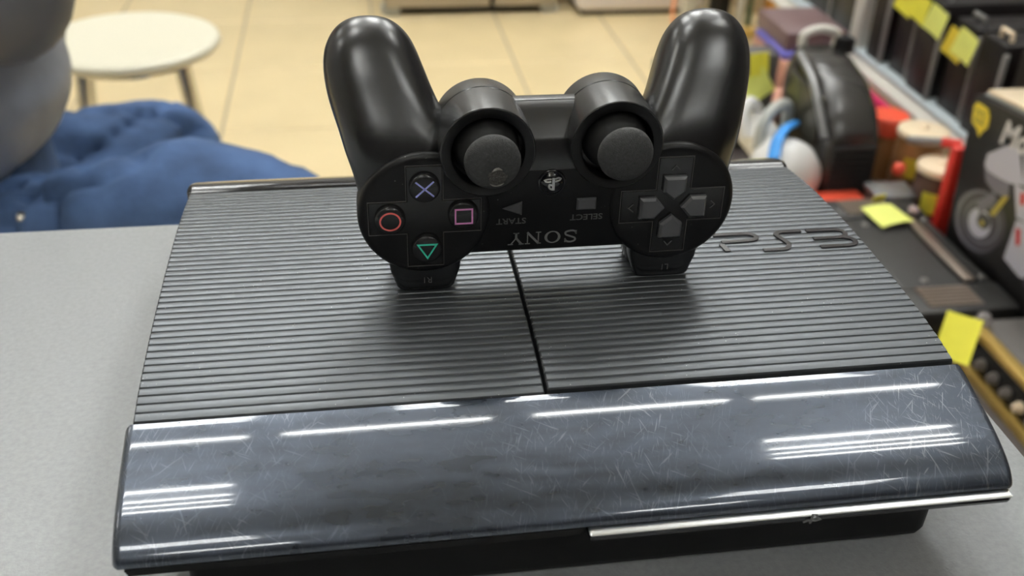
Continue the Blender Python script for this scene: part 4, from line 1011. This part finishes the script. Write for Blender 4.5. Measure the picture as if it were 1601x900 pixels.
MB().tube([(.840, 1.152, PF + .140), (.866, 1.138, PF + .140)], .0078, n=12).build('tip', M['red'], t)
tag(MB().box((.802, 1.050, PF), (.850, 1.068, -.345), bev=.003).build('plastic_folder', M['red']), 'upright red plastic folder between the brown tin and the motorcycle box', 'folder')
t = thing('jar', 'brown jar with an orange-red cap under the shelf rail', 'jar', (.845, 1.325, PF))
MB().lathe([(.026, 0), (.029, .004), (.029, .075), (.026, .082)], (.845, 1.325, PF), n=32).build('jar_body', M['copper'], t)
MB().lathe([(.030, .082), (.033, .085), (.033, .112), (.030, .116)], (.845, 1.325, PF), n=32).build('cap', M['redo'], t)
tag(MB().lathe([(.002, 0), (.009, .003), (.011, .011), (.009, .019), (.002, .022)], (.800, 1.185, PF + .068), n=20).build('ball', M['redo'], smooth=60), 'small orange-red ball on the black device', 'ball')

# ---- farther goods: boxes, tags, bag and wires
tag(MB().box((.770, 1.62, PF), (.905, 1.80, PF + .10), bev=.003).build('carton', M['salmon']), 'salmon pink flat carton behind the black appliance', 'carton')
tag(MB().box((.772, 1.640, PF + .1), (.905, 1.80, PF + .113), bev=.002).build('carton', M['violet']), 'thin violet carton stacked on the salmon one', 'carton')
tag(MB().box((.780, 1.655, PF + .113), (.908, 1.82, PF + .150), bev=.003).build('carton', M['plum']), 'plum brown carton topmost of the stack', 'carton')
tag(MB().box((.595, 1.450, PF), (.685, 1.505, -.335), bev=.014, seg=3).build('pouch', M['amp_grey']), 'dark grey upright pouch behind the white toy', 'pouch')
tag(MB().box((.655, 1.515, PF), (.80, 1.605, PF + .06), bev=.003).build('carton', M['salmon']), 'smaller salmon carton in front of the stacked cartons', 'carton')
price_tag((.640, 1.442, -.352), (1, .05, .1), (-.1, .1, 1), .036, .040, 'smaller yellow-green tag above the lemon one on the dark grey pouch', 'yellow', .08)
price_tag((.640, 1.438, -.392), (.8, .1, .5), (-.5, .15, .8), .055, .050, 'bright lemon tag on the dark grey pouch beside the white toy', 'yellow_l', .06)
tag(MB().lathe([(.020, 0), (.024, .004), (.024, .026), (.018, .032)], (.672, 1.438, PF + .030), (.1, -1, .5), n=24).build('round_cap', M['gold']), 'round gold cap between the lemon tag and the appliance', 'cap')
tag(MB().box((1.265, 3.12, FZ), (1.335, 3.26, FZ + .16), bev=.003).build('carton', M['tan']), 'pale tan carton on the floor at the far end', 'carton')
tag(MB().box((1.342, 3.10, FZ), (1.43, 3.24, FZ + .15), bev=.003).build('carton', M['orange']), 'orange carton on the floor beside the tan one', 'carton')
tag(MB().tube([(1.20, 2.93, FZ + .012), (1.24, 2.90, FZ + .02), (1.30, 2.92, FZ + .05), (1.325, 2.97, FZ + .10), (1.30, 2.95, FZ + .05), (1.22, 2.88, FZ + .014), (1.14, 2.90, FZ + .010)], .009, n=10, sub=6).build('cable', M['wire']), 'yellow cable looped over the floor before the orange carton', 'cable')
tag(MB().tube([(1.03, 3.13, FZ + .14), (1.00, 3.08, FZ + .08), (.985, 3.02, FZ + .012), (1.02, 2.98, FZ + .008), (1.07, 3.0, FZ + .008)], .006, n=10, sub=6).build('cord', M['wire_o']), 'thin orange cord hanging beside the white appliance', 'cord')
tag(MB().box((1.140, 3.04, FZ), (1.185, 3.14, FZ + .35), bev=.008).build('speaker_box', M['black']), 'narrow black box standing on the floor by the orange cord', 'box')
tag(MB().tube([(1.20, 2.99, FZ), (1.21, 3.0, FZ + .5)], .013, n=12).build('pole', M['rail']), 'pale grey pole standing beside the narrow black box', 'pole')
tag(MB().tube([(1.228, 2.98, FZ), (1.240, 2.995, FZ + .5)], .009, n=12).build('rod', M['green']), 'dark green rod next to the pale pole', 'rod')
# tag and push pin on the power amplifier
price_tag((.640, .708, -.432), (.80, -.60, -.05), (.25, .62, .55), .042, .060, 'yellow paper tag hanging at the corner of the grey-brown amplifier', 'yellow', .05)
tag(MB().lathe([(.004, 0), (.009, .003), (.010, .010), (.007, .016), (.002, .018)], (.706, .758, -.4520), n=18).build('push_pin', M['clear'], smooth=60), 'clear round pin on the grey-brown amplifier corner', 'pin')
